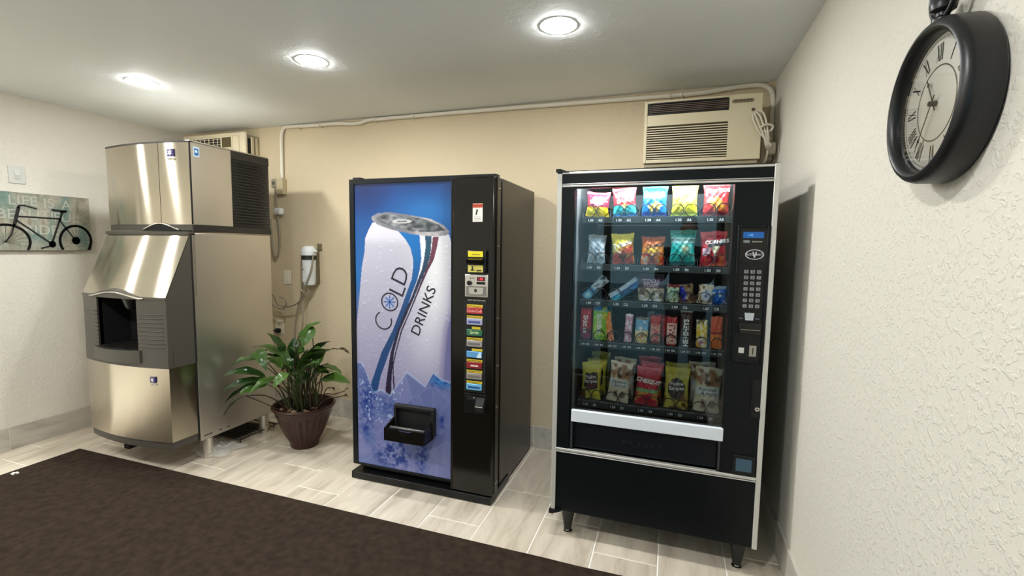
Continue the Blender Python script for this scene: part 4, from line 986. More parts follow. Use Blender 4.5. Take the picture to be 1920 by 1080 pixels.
bar(4, .060, .150, layers((90, 100, 122), ('noise', 5, 9, 121, .6, (150, 156, 176))), [], 'grey blue cookie packet standing behind the light blue one on the candy tray', .22, .022, dy=.05)
bar(5, .046, .136, layers((186, 44, 44),), [], 'second red and gold chocolate bar leaning behind the sixth lane front one', .08, .018, dy=.05)
# row E
olive = layers((206, 190, 70), ('band', .84, 1, (196, 184, 64)), ('poly', [(.12, .34), (.2, .74), (.84, .76), (.88, .32), (.5, .26)], (54, 46, 44)), ('soft', .55, .40, .22, .06, (130, 50, 60)), ('noise', 6, 6, 131, .55, (96, 56, 20), 0, .3), ('soft', .75, .2, .2, .08, (226, 206, 50)))
olive2 = layers((206, 192, 84), ('band', .84, 1, (190, 176, 50)), ('ell', .50, .50, .38, .26, (66, 56, 56)), ('noise', 6, 8, 132, .5, (106, 62, 24), 0, .34), ('soft', .78, .30, .14, .08, (120, 70, 40)))
amos = layers((226, 212, 184), ('noise', 9, 12, 133, .42, (170, 120, 84), .60, .94), ('noise', 10, 12, 134, .60, (96, 60, 40), .62, .92), ('band', .40, .58, (240, 238, 232)), ('poly', [(.3, .1), (.5, .1), (.5, .3), (.3, .3)], (170, 140, 126)), ('ell', .72, .2, .13, .1, (150, 120, 110)))
red = layers((200, 46, 64), ('noise', 6, 8, 135, .40, (226, 150, 70), .08, .36), ('band', .36, .44, (130, 180, 130)), ('band', 0, .08, (190, 40, 60)), ('band', .95, 1, (226, 110, 120)))
fudge = lambda s: [('Fudge', .024*s, .5, .62, (244, 240, 236), .1, K(bold=.02)), ('Stripes', .024*s, .5, .51, (244, 240, 236), .1, K(bold=.02))]
fam = lambda s: [('Famous', .022*s, .5, .535, (40, 40, 44), .06, K(shear=.3)), ('Amos', .026*s, .52, .44, (40, 40, 44), .06, K(shear=.3))]
def e(k, w, h, p, tx, label, dx=0, dy=0, r=0., sd=0): packet('cookie_bag', w, h, .046, p, on('E', k, dx, dy-.004), (D(-2), r, 0), sd=sd, texts=tx, label=label, cat='cookie bag')
e(0, .104, .184, olive, fudge(.95), 'olive yellow cookie bag with a dark name patch, leftmost on the bottom tray', -.006, 0, .02, 31)
e(1, .112, .202, amos, fam(1), 'tan bag of small cookies, second on the bottom tray', -.008, 0, .10, 32)
e(2, .116, .188, red, [('CHEEZ-IT', .027, .54, .66, WHT, -.10, K(bold=.05, shear=.1))], 'red cracker bag with white lettering, middle of the bottom tray', -.004, 0, .06, 33)
e(3, .118, .200, olive2, fudge(1.05), 'olive yellow cookie bag with a round dark patch, fourth on the bottom tray', -.002, 0, .03, 34)
e(4, .122, .214, amos, fam(1.15), 'tan bag of small cookies, rightmost on the bottom tray', -.002, 0, .05, 35)
e(0, .104, .19, olive, [], 'olive yellow cookie bag standing behind the leftmost one on the bottom tray', .012, .075, 0, 36)
e(1, .112, .21, amos, [], 'tan cookie bag standing behind the second one on the bottom tray', .014, .07, .04, 37)
e(2, .116, .20, red, [], 'red cracker bag leaning behind the front red one on the bottom tray', .010, .065, .05, 38)
e(3, .118, .205, olive2, [], 'olive yellow cookie bag standing behind the fourth one on the bottom tray', .006, .075, .0, 39)
e(4, .122, .22, amos, [], 'tan cookie bag standing behind the rightmost one on the bottom tray', -.012, .075, -.03, 40)
e(2, .116, .21, red, [], 'dim red cracker bag, third in line in the middle of the bottom tray', .004, .15, .0, 41)
e(0, .104, .21, olive, [], 'dim olive cookie bag, third in line at the left of the bottom tray', .02, .16, .0, 42)

# ------------------------------------------------------------------ air conditioners
def ac_right():
    t = thing('air_conditioner', (.125, 3.02, 1.95), 'beige through-wall air conditioner with wide louvres, high on the wall above the snack machine', 'air conditioner')
    x0, x1, y, z0, z1 = -.184, .436, 2.900, 1.945, 2.300
    box('housing', M['acbeige'], t, x0+.004, x1-.004, y+.03, YB, z0-.002, z1-.004, .006)
    MB().box(x0, x1, y+.012, y+.032, z0, z1).build('face_panel', M['acbeige'], t, bevel=.010, seg=3)
    MB().box(x0, x0+.018, y, y+.014, z0, z1).box(x0+.018, .272, y, y+.014, 2.212-.055, 2.220).box(x0+.018, .272, y, y+.014, z1-.014, z1).box(x0+.018, .272, y, y+.014, z0, z0+.020).box(.268, x1, y, y+.014, z0, z1).build('front_frame', M['acbeige'], t, bevel=.003)
    g = box('vent_backing', M['blkmatte'], t, x0+.020, .270, y+.010, y+.0135, 2.218, z1-.012)
    fr = MB().box(x0+.026, .266, y-.002, y+.004, 2.282, 2.287).box(x0+.026, .266, y-.002, y+.004, 2.222, 2.227).box(x0+.026, x0+.031, y-.002, y+.004, 2.227, 2.282).box(.261, .266, y-.002, y+.004, 2.227, 2.282).build('vent_frame', M['dkgloss'], t)
    for k in range(5):
        z = 2.233+k*.0098
        MB().prism([(x0+.031, y+.001, z), (x0+.031, y+.010, z+.005), (x0+.031, y+.010, z+.0065), (x0+.031, y+.001, z+.002)], (.261-x0-.031, 0, 0)).build('vent_slat', flat((128, 108, 92), .5), g)
    lb = box('intake_backing', flat((58, 48, 34), .8), t, x0+.018, .270, y+.010, y+.0125, z0+.018, 2.160)  # backing colour darkened to paint deeper shade between the louvres
    n = 14
    for k in range(n):
        z = z0+.024+k*(2.156-z0-.026)/n
        MB().prism([(x0+.019, y-.001, z), (x0+.019, y+.0095, z+.0040), (x0+.019, y+.0095, z+.0065), (x0+.019, y-.001, z+.0058)], (.269-x0-.019, 0, 0)).build('louver', M['acbeige'], lb)
    MB().prism([(.292+.010*math.cos(a)+(.090 if math.cos(a) > 0 else 0), y-.0012, 2.262+.010*math.sin(a)) for a in [2*PI*i/24 for i in range(24)]], (0, .0012, 0)).build('badge', flat((120, 108, 84), .5), t)
    mb = MB()
    for k in range(6): mb.box(.297+k*.015, .306+k*.015, y-.0018, y-.0012, 2.259+(k % 2)*.003, 2.268)
    tag(mb.build('badge_print', flat((70, 62, 48), .5), t), kind='stuff')
    MB().lathe([(0, -.003), (.008, -.003), (.009, 0)], (.390, y, 2.212), 16, 'Y').build('cord_port', flat((84, 76, 58), .6), t, smooth='auto')
    box('lower_lip', flat((158, 146, 116), .5), t, x0+.006, x1-.01, y+.014, YB, z0-.022, z0, .004)
    # bundled power cord
    cm_ = flat((214, 204, 184), .5)
    for k, (dx, dz) in enumerate(((-.004, 0), (.016, .006), (.040, .012), (.058, .03))):
        pts = bez([(.388+dx*.3, y-.006-.004*k, 2.190+dz*.4), (.394+dx*.8, y-.018, 2.150+dz), (.424+dx*.7, y-.020, 2.085), (.452+dx*.35, y-.016+.004*k, 2.050-.006*k), (.462+dx*.4, y-.004, 2.015), (.476+dx*.1, y+.03, 1.996)], 8)
        MB().tube(pts, .0048, 7).build('power_cord', cm_, t, smooth=True)
    MB().tube(bez([(.425, y-.032, 2.105), (.452, y-.036, 2.118), (.486, y-.026, 2.110), (.478, y-.012, 2.090), (.440, y-.022, 2.085), (.425, y-.032, 2.105)], 6), .0060, 7).build('cord_tie', cm_, t, smooth=True)
    MB().tube(bez([(.478, y+.03, 2.0), (.470, y+.06, 1.94), (.44, y+.1, 1.925), (.40, y+.12, 1.93)], 8), .006, 7).build('power_cord', cm_, t, smooth=True)
    MB().tube(bez([(.455, y-.02, 2.09), (.482, y+.04, 2.06), (.500, y+.12, 2.03)], 8), .0062, 7).build('power_cord', cm_, t, smooth=True)
    MB().box(.488, .528, y+.085, y+.150, 1.985, 2.050).build('plug', cm_, t, bevel=.008, seg=2)
ac_right()
def ac_left():
    t = thing('air_conditioner', (-3.74, 3.07, 2.1), 'cream window air conditioner mostly hidden behind the top of the ice machine', 'air conditioner')
    x0, x1, y, z0, z1 = -4.10, -3.385, 2.990, 1.96, 2.372
    box('housing', flat((150, 140, 116), .6), t, x0+.02, x1-.008, y+.05, YB, z0+.01, z1-.02, .004)
    f = MB().box(x0, x1, y+.020, y+.052, z0, z1).build('face_panel', M['acpale'], t, bevel=.014, seg=3)
    MB().box(x0+.10, x1-.060, y+.008, y+.022, z0+.03, 2.342).build('inset_panel', M['acpale'], t, bevel=.006)
    g = box('vent_backing', M['blkmatte'], t, x0+.14, -3.630, y+.0055, y+.0085, 2.235, 2.326)
    for k in range(4): box('vent_slat', M['acpale'], g, x0+.14, -3.630, y+.002, y+.007, 2.248+k*.022, 2.251+k*.022)
    for k in range(6): box('vent_fin', M['acpale'], g, x0+.18+k*.05, x0+.184+k*.05, y+.001, y+.006, 2.235, 2.326)
    w_ = MB().box(-3.634, -3.622, y, y+.010, 2.236, 2.338).box(-3.515, -3.503, y, y+.010, 2.236, 2.338).box(-3.622, -3.515, y, y+.010, 2.328, 2.338).box(-3.622, -3.515, y, y+.010, 2.236, 2.246).build('control_window', M['acpale'], t, bevel=.002, seg=1)
    box('control_door', flat((92, 82, 54), .25), w_, -3.622, -3.515, y+.004, y+.008, 2.246, 2.328)
    box('side_panel_gap', M['blkmatte'], t, x1-.0085, x1-.004, y+.055, 3.07, z0+.02, z1-.05)
    for yy in (3.072, 3.115):
        box('side_panel_rib', flat((206, 192, 160), .55), t, x1-.008, x1+.004, yy, yy+.026, z0+.02, z1-.035, .002, seg=1)
ac_left()

# ------------------------------------------------------------------ surface conduit along the ceiling
YW = YB-.018
cd = thing('surface_conduit', (-1.3, YB, 2.38), 'cream painted conduit running under the ceiling from the left outlet to the right air conditioner', 'conduit')
run = bez([(-3.128, YW, 1.99), (-3.126, YW, 2.20), (-3.122, YW, 2.34), (-3.100, YW, 2.395), (-3.05, YW, 2.410), (-2.80, YW, 2.405), (-2.55, YW, 2.402), (-2.46, YW, 2.394), (-2.40, YW, 2.389), (-2.33, YW, 2.393), (-2.27, YW, 2.406), (-2.10, YW, 2.408), (-1.5, YW, 2.406), (-.9, YW, 2.402), (-.3, YW, 2.396), (.10, YW, 2.394), (.26, YW, 2.404), (.36, YW, 2.411), (.45, YW, 2.409), (.500, YW, 2.385), (.522, YW, 2.33), (.522, YW, 2.20), (.522, YW, 2.08)], 8)
MB().tube(run, .0140, 10).build('conduit', M['paint_conduit'], cd, smooth=True)
for x, z in ((-2.93, 2.407), (-2.72, 2.404), (-2.20, 2.407), (-1.86, 2.407), (-.05, 2.395), (.02, 2.394)):
    c_ = MB().tube([(x, YB, z-.020), (x, YW-.014, z-.012), (x, YW-.0155, z), (x, YW-.012, z+.013), (x, YB, z+.016)], .004, 6).build('clip', M['paint_conduit'], cd, smooth=True)
    MB().lathe([(0, -.004), (.005, -.003), (.006, 0)], (x+.003, YB-.004, z-.022), 10, 'Y').build('clip_screw', M['paint_conduit'], c_, smooth=True)
MB().box(-3.170, -3.098, YB-.048, YB, 1.860, 1.990).build('junction_box', flat((196, 182, 146), .5), cd, bevel=.004)
rb = MB().box(.470, .534, YB-.052, YB, 1.968, 2.090).build('outlet_box', flat((220, 210, 190), .5), cd, bevel=.006)
for z in (2.058, 2.005):
    MB().lathe([(0, -.002), (.018, -.002), (.020, 0)], (.502, YB-.052, z), 20, 'Y').build('receptacle', flat((206, 196, 176), .5), rb, smooth='auto')
# cord from the junction box down behind the ice machine
pcd = thing('power_cord', (-3.19, YB, 1.95), 'grey power cord with a plug and a white inline breaker hanging beside the ice machine', 'cord')
MB().box(-3.212, -3.158, YB-.055, YB-.010, 1.915, 1.988).build('plug', flat((146, 138, 118), .5), pcd, bevel=.008)
MB().lathe([(0, -.003), (.014, -.003), (.016, 0)], (-3.185, YB-.055, 1.952), 16, 'Y').build('plug_cap', flat((90, 84, 72), .5), pcd, smooth='auto')
MB().tube(bez([(-3.185, YB-.035, 1.92), (-3.184, YB-.035, 1.83), (-3.182, YB-.030, 1.74), (-3.165, YB-.03, 1.60), (-3.160, YB-.03, 1.45), (-3.185, YB-.03, 1.36), (-3.212, YB-.03, 1.33), (-3.236, YB-.03, 1.40), (-3.25, YB-.03, 1.55), (-3.255, YB-.03, 1.66)], 8), .0085, 8).build('cord', M['cord'], pcd, smooth=True)
MB().box(-3.186, -3.118, YB-.060, YB-.015, 1.690, 1.745).build('inline_breaker', M['white'], pcd, bevel=.010)
MB().box(-3.165, -3.140, YB-.063, YB-.058, 1.700, 1.716).build('breaker_button', flat((200, 190, 170), .5), pcd)

# ------------------------------------------------------------------ water filter with hoses
wf_ = thing('water_filter', (-2.81, YB, 1.13), 'white cartridge water filter with thin grey hoses on the tan wall above the plant', 'water filter')
MB().box(-2.800, -2.772, YB-.040, YB-.001, 1.12, 1.40).box(-2.786, -2.744, YB-.012, YB-.001, 1.395, 1.452).build('bracket', flat((116, 104, 78), .5), wf_, bevel=.002, seg=1)
fx, fy = -2.815, YB-.075
MB().lathe([(.0, 1.432), (.035, 1.430), (.052, 1.415), (.058, 1.385), (.058, 1.352), (.0, 1.352)], (fx, fy, 0), 28).build('filter_head', M['white'], wf_, smooth='auto')
MB().box(fx-.075, fx+.075, fy-.018, fy+.018, 1.376, 1.400).build('pipe_port', M['white'], wf_, bevel=.008)
MB().lathe([(.0, 1.354), (.060, 1.354), (.061, 1.320), (.0, 1.320)], (fx, fy, 0), 28).build('locking_ring', M['dkgloss'], wf_, smooth='auto')
MB().lathe([(.0, 1.322), (.056, 1.320), (.054, 1.30), (.050, 1.14), (.046, 1.115), (.03, 1.105), (.0, 1.105)], (fx, fy, 0), 28).build('cartridge', M['white'], wf_, smooth='auto')
lb = MB()
def cyl(x, z, r=.0535): a = (x-fx)/r; return (fx+r*math.sin(a), fy-r*math.cos(a), z)
def patch(x0, x1, z0, z1, r): return MB().grid(lambda u, v: cyl(x0+(x1-x0)*u, z0+(z1-z0)*v, r), 6, 1)
la = patch(fx-.040, fx+.008, 1.135, 1.262, .0545).build('label', flat((206, 204, 198), .5), wf_)
for k, z in enumerate((1.138, 1.180, 1.222)): patch(fx-.037, fx+.005, z, z+.037, .0552).build('label_square', flat((234, 232, 228), .5), wf_)
patch(fx-.022, fx-.010, 1.232, 1.250, .0560).build('label_symbol', flat((50, 46, 42), .5), wf_)
hs = M['cord']
hose1 = bez([(fx-.058, fy, 1.385), (fx-.072, fy-.01, 1.25), (fx-.075, fy, 1.12), (fx-.105, fy+.01, 1.00), (fx-.15, fy+.02, .90), (fx-.185, fy+.03, .78), (fx-.21, fy+.04, .60), (fx-.22, fy+.04, .40)], 8)
MB().tube(hose1, .0065, 8).build('hose', hs, wf_, smooth=True)
hose2 = bez([(fx+.062, fy-.02, 1.36), (fx+.060, fy-.045, 1.24), (fx+.020, fy-.055, 1.13), (fx-.03, fy-.03, 1.04), (fx-.12, fy, .96), (fx-.24, fy+.01, .915), (fx-.34, fy, .93), (fx-.36, fy-.02, 1.00), (fx-.42, fy-.03, 1.06), (fx-.46, fy-.03, 1.08)], 8)
MB().tube(hose2, .0065, 8).build('hose', hs, wf_, smooth=True)
hose3 = bez([(fx-.33, fy-.01, .905), (fx-.38, fy-.02, .93), (fx-.40, fy-.01, .99), (fx-.44, fy-.02, 1.03), (fx-.50, fy-.02, 1.02)], 8)
MB().tube(hose3, .0065, 8).build('hose', hs, wf_, smooth=True)
MB().tube(bez([(fx-.30, fy-.02, 1.0), (fx-.24, fy-.03, .985), (fx-.22, fy-.03, .94), (fx-.27, fy-.02, .90), (fx-.35, fy-.02, .91), (fx-.45, fy-.02, .945)], 8), .0058, 8).build('hose', hs, wf_, smooth=True)
MB().tube(bez([(fx-.01, fy, 1.105), (fx-.02, fy-.005, 1.04), (fx-.07, fy, .96), (fx-.10, fy+.02, .80), (fx-.16, fy+.03, .62)], 8), .006, 8).build('hose', flat((180, 170, 146), .5), wf_, smooth=True)
MB().lathe([(.009, 0), (.011, .004), (.011, .018), (.009, .022)], (fx-.082, fy-.002, 1.045), 12).build('hose_fitting', M['chrome'], wf_, smooth='auto')
MB().lathe([(.009, 0), (.011, .004), (.011, .018), (.009, .022)], (fx-.028, fy-.030, 1.03), 12).build('hose_fitting', M['chrome'], wf_, smooth='auto')

# ------------------------------------------------------------------ wall plates
bp_ = thing('blank_plate', (-3.115, YB, 1.16), 'blank cream wall plate on the tan wall between ice machine and water filter', 'wall plate')
box('cover_plate', flat((242, 234, 214), .45), bp_, -3.152, -3.078, YB-.006, YB-.0005, 1.100, 1.220, .003)
box('center_insert', flat((244, 237, 219), .45), bp_, -3.132, -3.098, YB-.0085, YB-.005, 1.126, 1.194, .002, seg=1)
ol = thing('wall_outlet', (-3.22, YB, .72), 'cream wall outlet with a black plug, low behind the plant', 'outlet')
pl_ = box('cover_plate', flat((240, 231, 208), .45), ol, -3.262, -3.170, YB-.006, YB-.0005, .660, .782, .003)
for z in (.748, .694): MB().lathe([(0, -.002), (.017, -.002), (.019, 0)], (-3.216, YB-.006, z), 20, 'Y').build('receptacle', flat((210, 198, 168), .5), ol, smooth='auto')
MB().box(-3.242, -3.196, YB-.040, YB-.006, .672, .712).build('plug', M['blk'], ol, bevel=.008)
MB().tube(bez([(-3.22, YB-.036, .69), (-3.26, YB-.05, .69), (-3.30, YB-.05, .65), (-3.32, YB-.05, .55), (-3.33, YB-.05, .40)], 8), .006, 8).build('plug_cord', M['blk'], ol, smooth=True)

# ------------------------------------------------------------------ potted plant
px_, py_ = -2.455, 2.60
pot = thing('potted_plant', (px_, py_, 0), 'leafy green peace lily in a fluted brown pot beside the ice machine', 'plant')
def flute(a, i): return 1+(.030*math.cos(a*24) if 4 <= i <= 8 else 0)
MB().lathe([(.0, .0), (.092, .0), (.098, .012), (.098, .040), (.104, .052), (.122, .085), (.148, .145), (.166, .195), (.176, .232), (.186, .240), (.192, .262), (.203, .285), (.212, .292), (.214, .302), (.208, .309), (.198, .306), (.190, .280), (.182, .255), (.0, .255)], (px_, py_, 0), 104, rmod=flute).build('pot', M['pot'], pot, smooth='auto')
def soil(u, v):
    a = 2*PI*u; r = .184*v; return (px_+r*math.cos(a), py_+r*math.sin(a), .262+.012*math.sin(a*3+v*9)*v+.008*math.sin(a*7+v*15))
MB().grid(soil, 40, 10).build('soil', M['soil'], pot, smooth=True)
random.seed(12)
for k in range(16):
    a = random.uniform(-2.6, .3); r = random.uniform(.06, .165); s_ = random.uniform(.012, .022)
    MB().lathe([(0, -s_*.5), (s_*.8, -s_*.3), (s_, 0), (s_*.7, s_*.45), (0, s_*.55)], (px_+r*math.cos(a), py_+r*math.sin(a), .275), 7).build('bark_chip', flat(random.choice([(110, 78, 52), (84, 66, 50), (130, 112, 84), (58, 44, 34)]), .9), pot)
def leaf_mat(nm, c1, c2):
    m = bpy.data.materials.new(nm); m.use_nodes = True; nt = m.node_tree; L = nt.links; b = nt.nodes['Principled BSDF']
    a = nt.nodes.new('ShaderNodeAttribute'); a.attribute_name = 'Col'
    oi = nt.nodes.new('ShaderNodeObjectInfo'); cr = nt.nodes.new('ShaderNodeMix'); cr.data_type = 'RGBA'
    cr.inputs['A'].default_value = (*lin(c1), 1); cr.inputs['B'].default_value = (*lin(c2), 1); L.new(oi.outputs['Random'], cr.inputs['Factor'])
    mu = nt.nodes.new('ShaderNodeMix'); mu.data_type = 'RGBA'; mu.blend_type = 'MULTIPLY'; mu.inputs['Factor'].default_value = 1
    L.new(cr.outputs['Result'], mu.inputs['A']); L.new(a.outputs['Color'], mu.inputs['B']); L.new(mu.outputs['Result'], b.inputs['Base Color'])
    b.inputs['Roughness'].default_value = .28; b.inputs['Specular IOR Level'].default_value = .5
    tr = nt.nodes.new('ShaderNodeBsdfTranslucent'); L.new(mu.outputs['Result'], tr.inputs[0]); ms = nt.nodes.new('ShaderNodeMixShader'); ms.inputs[0].default_value = .15
    o = nt.nodes['Material Output']; L.new(b.outputs[0], ms.inputs[1]); L.new(tr.outputs[0], ms.inputs[2]); L.new(ms.outputs[0], o.inputs[0])
    return m
GL = leaf_mat('leaf_green', (28, 62, 22), (76, 110, 44)); DL = leaf_mat('leaf_dry', (52, 38, 28), (82, 58, 40))
LEAVES = [(-2.512, 2.6, 0.733, -2.296, 2.62, 0.906, 0.085), (-2.366, 2.6, 0.87, -2.366, 2.5, 0.738, 0.07), (-2.521, 2.62, 0.607, -2.419, 2.66, 0.772, 0.075), (-2.576, 2.55, 0.649, -2.673, 2.5, 0.819, 0.07), (-2.532, 2.52, 0.644, -2.835, 2.518, 0.696, 0.085), (-2.697, 2.42, 0.704, -2.523, 2.35, 0.593, 0.07), (-2.668, 2.4, 0.651, -2.835, 2.321, 0.58, 0.06), (-2.646, 2.45, 0.521, -2.835, 2.267, 0.549, 0.055), (-2.639, 2.42, 0.507, -2.835, 2.271, 0.445, 0.05), (-2.604, 2.45, 0.495, -2.717, 2.3, 0.428, 0.085), (-2.594, 2.4, 0.495, -2.835, 2.283, 0.357, 0.06), (-2.491, 2.45, 0.515, -2.575, 2.25, 0.453, 0.075), (-2.719, 2.35, 0.406, -2.835, 2.271, 0.268, 0.03), (-2.446, 2.55, 0.569, -2.168, 2.55, 0.723, 0.08), (-2.462, 2.66, 0.596, -2.285, 2.7, 0.751, 0.06), (-2.512, 2.75, 0.522, -2.356, 2.8, 0.667, 0.05), (-2.342, 2.65, 0.477, -2.066, 2.62, 0.488, 0.08), (-2.402, 2.5, 0.473, -2.289, 2.48, 0.573, 0.06), (-2.628, 2.68, 0.584, -2.641, 2.72, 0.752, 0.07), (-2.582, 2.5, 0.69, -2.441, 2.45, 0.602, 0.06), (-2.708, 2.6, 0.697, -2.773, 2.55, 0.631, 0.06), (-2.554, 2.72, 0.666, -2.539, 2.75, 0.795, 0.06), (-2.426, 2.38, 0.621, -2.475, 2.3, 0.699, 0.07), (-2.343, 2.35, 0.6, -2.367, 2.25, 0.526, 0.05), (-2.64, 2.7, 0.521, -2.76, 2.75, 0.663, 0.06), (-2.3, 2.42, 0.587, -2.127, 2.4, 0.68, 0.06)]
def leaf(B, T, w, m, droop=.14, curl=.25):
    B = Vector(B); T = Vector(T); d = T-B; ln = d.length; d.normalize()
    side = d.cross(Vector((0, 0, 1)))
    if side.length < .2: side = d.cross(Vector((.4, -1, 0)))
    side.normalize(); tw = random.uniform(-.7, .7); n = side.cross(d); side = (side*math.cos(tw)+n*math.sin(tw)); n = side.cross(d).normalized()
    if n.z < 0 and abs(d.z) < .9: n = -n
    ph_ = random.uniform(0, 6)
    def f(u, v):
        q = u*2-1; wd = w*.5*(math.sin(PI*min(1, v*.97+.03)**.75)**.85)*(1 if v < .98 else .15)
        c = B+d*(ln*v)+n*(ln*droop*4*v*(1-v))
        return c+side*(q*wd)+n*(abs(q)*wd*curl+.10*wd*math.sin(v*16+ph_+q*1.5)*abs(q))
    nu, nv = 6, 14; col = []
    for j in range(nv+1):
        for i in range(nu+1):
            s_ = .72 if i == nu//2 else (1.0 if i % 2 else .90); s_ *= random.uniform(.92, 1.06); col.append((s_, s_, s_*.95))
    o = MB().grid(f, nu, nv, col=col).build('leaf', m, pot, smooth=True)
    return o
random.seed(21)
for k in range(24):
    th = random.uniform(-.6, 3.9); r = random.uniform(.05, .16); z_ = random.uniform(.46, .66); l_ = random.uniform(.13, .19)
    b_ = Vector((px_+r*math.cos(th), py_+r*math.sin(th)*.8, z_)); t_ = b_+Vector((math.cos(th)*l_*.75, math.sin(th)*l_*.6, l_*random.uniform(-.35, .75)))
    if t_.x < -2.83: t_.x = -2.83
    LEAVES.append((*b_, *t_, random.uniform(.05, .08)))
for k, (a, b, c_, x, y, z, w_) in enumerate(LEAVES):
    leaf((a, b, c_), (x, y, z), w_*1.25, GL, random.uniform(.08, .26))
    r = random.uniform(.01, .11); th = math.atan2(b-py_, a-px_)+random.uniform(-.4, .4)
    s0 = Vector((px_+r*math.cos(th), py_+r*math.sin(th), .262)); e0 = Vector((a, b, c_))
    MB().tube(bez([s0, s0.lerp(e0, .5)+Vector((0, 0, .05)), e0], 6), [.0050-.0022*i/12 for i in range(13)], 6).build('stem', M['stem'] if k % 4 else M['drystem'], pot, smooth=True)
DRY = [((-2.225, 2.7, 0.698), (-2.10, 2.66, 0.699), .022), ((-2.343, 2.6, 0.576), (-2.316, 2.6, 0.520), .022), ((-2.217, 2.6, 0.447), (-2.185, 2.6, 0.428), .028), ((-2.10, 2.6, 0.436), (-2.06, 2.6, 0.461), .020), ((-2.105, 2.6, 0.405), (-2.055, 2.58, 0.409), .020), ((-2.14, 2.66, .70), (-2.06, 2.62, .694), .014)]
for B, T, w_ in DRY: leaf(B, T, w_, DL, .1, .5)
for pts in ([(-2.38, 2.62, .262), (-2.30, 2.62, .38), (-2.20, 2.61, .40), (-2.10, 2.6, .436)], [(-2.36, 2.60, .262), (-2.26, 2.6, .36), (-2.16, 2.6, .385), (-2.105, 2.6, .405)], [(-2.40, 2.64, .262), (-2.33, 2.64, .40), (-2.342, 2.65, .477)], [(-2.35, 2.62, .262), (-2.27, 2.61, .42), (-2.217, 2.6, .447)], [(-2.43, 2.65, .262), (-2.42, 2.63, .45), (-2.343, 2.6, .576)], [(-2.285, 2.7, .70), (-2.225, 2.7, .70)], [(-2.54, 2.5, .262), (-2.62, 2.42, .34), (-2.719, 2.35, .406)]):
    MB().tube(bez(pts, 6), .0035, 6).build('stem', M['drystem'], pot, smooth=True)

# ------------------------------------------------------------------ clock on the right wall
ky, kz, kr = 1.216, 1.748, .162
ck = thing('wall_clock', (XR, ky, kz), 'big round black pocket-watch style clock with Roman numerals on the right wall', 'clock')
kd = .075
MB().lathe([(kr-.004, XR-.001), (kr, XR-.006), (kr, XR-.046), (kr-.003, XR-.056), (kr-.009, XR-.0625), (kr-.016, XR-.0640), (kr-.022, XR-.0605), (kr-.0255, XR-.054), (kr-.0262, XR-.045), (kr-.0262, XR-.028), (.0, XR-.028)], (0, ky, kz), 72, 'X').build('case', M['clockblk'], ck, smooth='auto')
FX = XR-.034; fr_ = kr-.0267
R_Y, U_Z = Vector((0, -1, 0)), Vector((0, 0, 1))
mb = MB(); disc(mb, (FX, ky, kz), fr_, R_Y, U_Z, 64); fc_ = mb.build('dial', M['clockface'], ck)
gold = flat((96, 90, 70), .5); ikc = flat((34, 32, 28), .5)
def ring(r0, r1, x, n=72):
    mb = MB()
    for k in range(n):
        a, b = 2*PI*k/n, 2*PI*(k+1)/n
        q = lambda r, t: (x, ky-r*math.sin(t), kz+r*math.cos(t))
        mb.quad(q(r0, a), q(r1, a), q(r1, b), q(r0, b))
    return mb
ring(.0730, .0755, FX-.0006).build('inner_ring', gold, fc_)
ring(.1275, .1285, FX-.0006).build('minute_ring', gold, fc_)
tk = MB()
for k in range(60):
    a = 2*PI*k/60; d = Vector((0, -math.sin(a), math.cos(a))); e_ = Vector((0, -math.cos(a), -math.sin(a))); o = Vector((FX-.0006, ky, kz))
    tk.poly([o+d*.1245-e_*.0004, o+d*.1275-e_*.0004, o+d*.1275+e_*.0004, o+d*.1245+e_*.0004])
tag(tk.build('minute_marks', ikc, fc_), kind='stuff')
NUM = ['XII', 'I', 'II', 'III', 'IIII', 'V', 'VI', 'VII', 'VIII', 'IX', 'X', 'XI']
for h, s_ in enumerate(NUM):
    a = 2*PI*h/12; d = Vector((0, -math.sin(a), math.cos(a))); e_ = Vector((0, -math.cos(a), -math.sin(a))); o = Vector((FX-.0008, ky, kz))
    W_ = {'I': .0062, 'V': .0125, 'X': .0125}; tot = sum(W_[c] for c in s_); x = -tot/2; mb = MB(); r0, r1 = .084, .119
    def seg_(xa, ra, xb, rb_, t):
        mb.poly([o+e_*(xa-t)+d*ra, o+e_*(xb-t)+d*rb_, o+e_*(xb+t)+d*rb_, o+e_*(xa+t)+d*ra])
    for c in s_:
        w_ = W_[c]
        if c == 'I': seg_(x+w_/2, r0, x+w_/2, r1, .0015)
        elif c == 'V': seg_(x+w_/2, r0, x+.0015, r1, .0016); seg_(x+w_/2, r0, x+w_-.0015, r1, .0007)
        else: seg_(x+w_-.0015, r0, x+.0015, r1, .0016); seg_(x+.0015, r0, x+w_-.0015, r1, .0007)
        x += w_
    mb.build('numeral', ikc, fc_)
def hand(a, ln, w_, x, nm, tail=.018):
    d = Vector((0, -math.sin(a), math.cos(a))); e_ = Vector((0, -math.cos(a), -math.sin(a))); o = Vector((x, ky, kz))
    P = [o-d*tail-e_*w_*.5, o-d*tail+e_*w_*.5, o+e_*w_*.35+d*ln*.70, o+e_*w_*1.6+d*ln*.76, o+e_*w_*.4+d*ln*.84, o+d*ln, o-e_*w_*.4+d*ln*.84, o-e_*w_*1.6+d*ln*.76, o-e_*w_*.35+d*ln*.70]
    MB().prism(P, (-.0012, 0, 0)).build(nm, ikc, ck)
hand(D(330), .066, .0030, FX-.005, 'hour_hand'); hand(D(212), .104, .0026, FX-.008, 'minute_hand')
MB().lathe([(.0, -.014), (.005, -.013), (.006, -.004), (.006, 0)], (FX, ky, kz), 16, 'X').build('hand_hub', M['clockblk'], ck, smooth='auto')
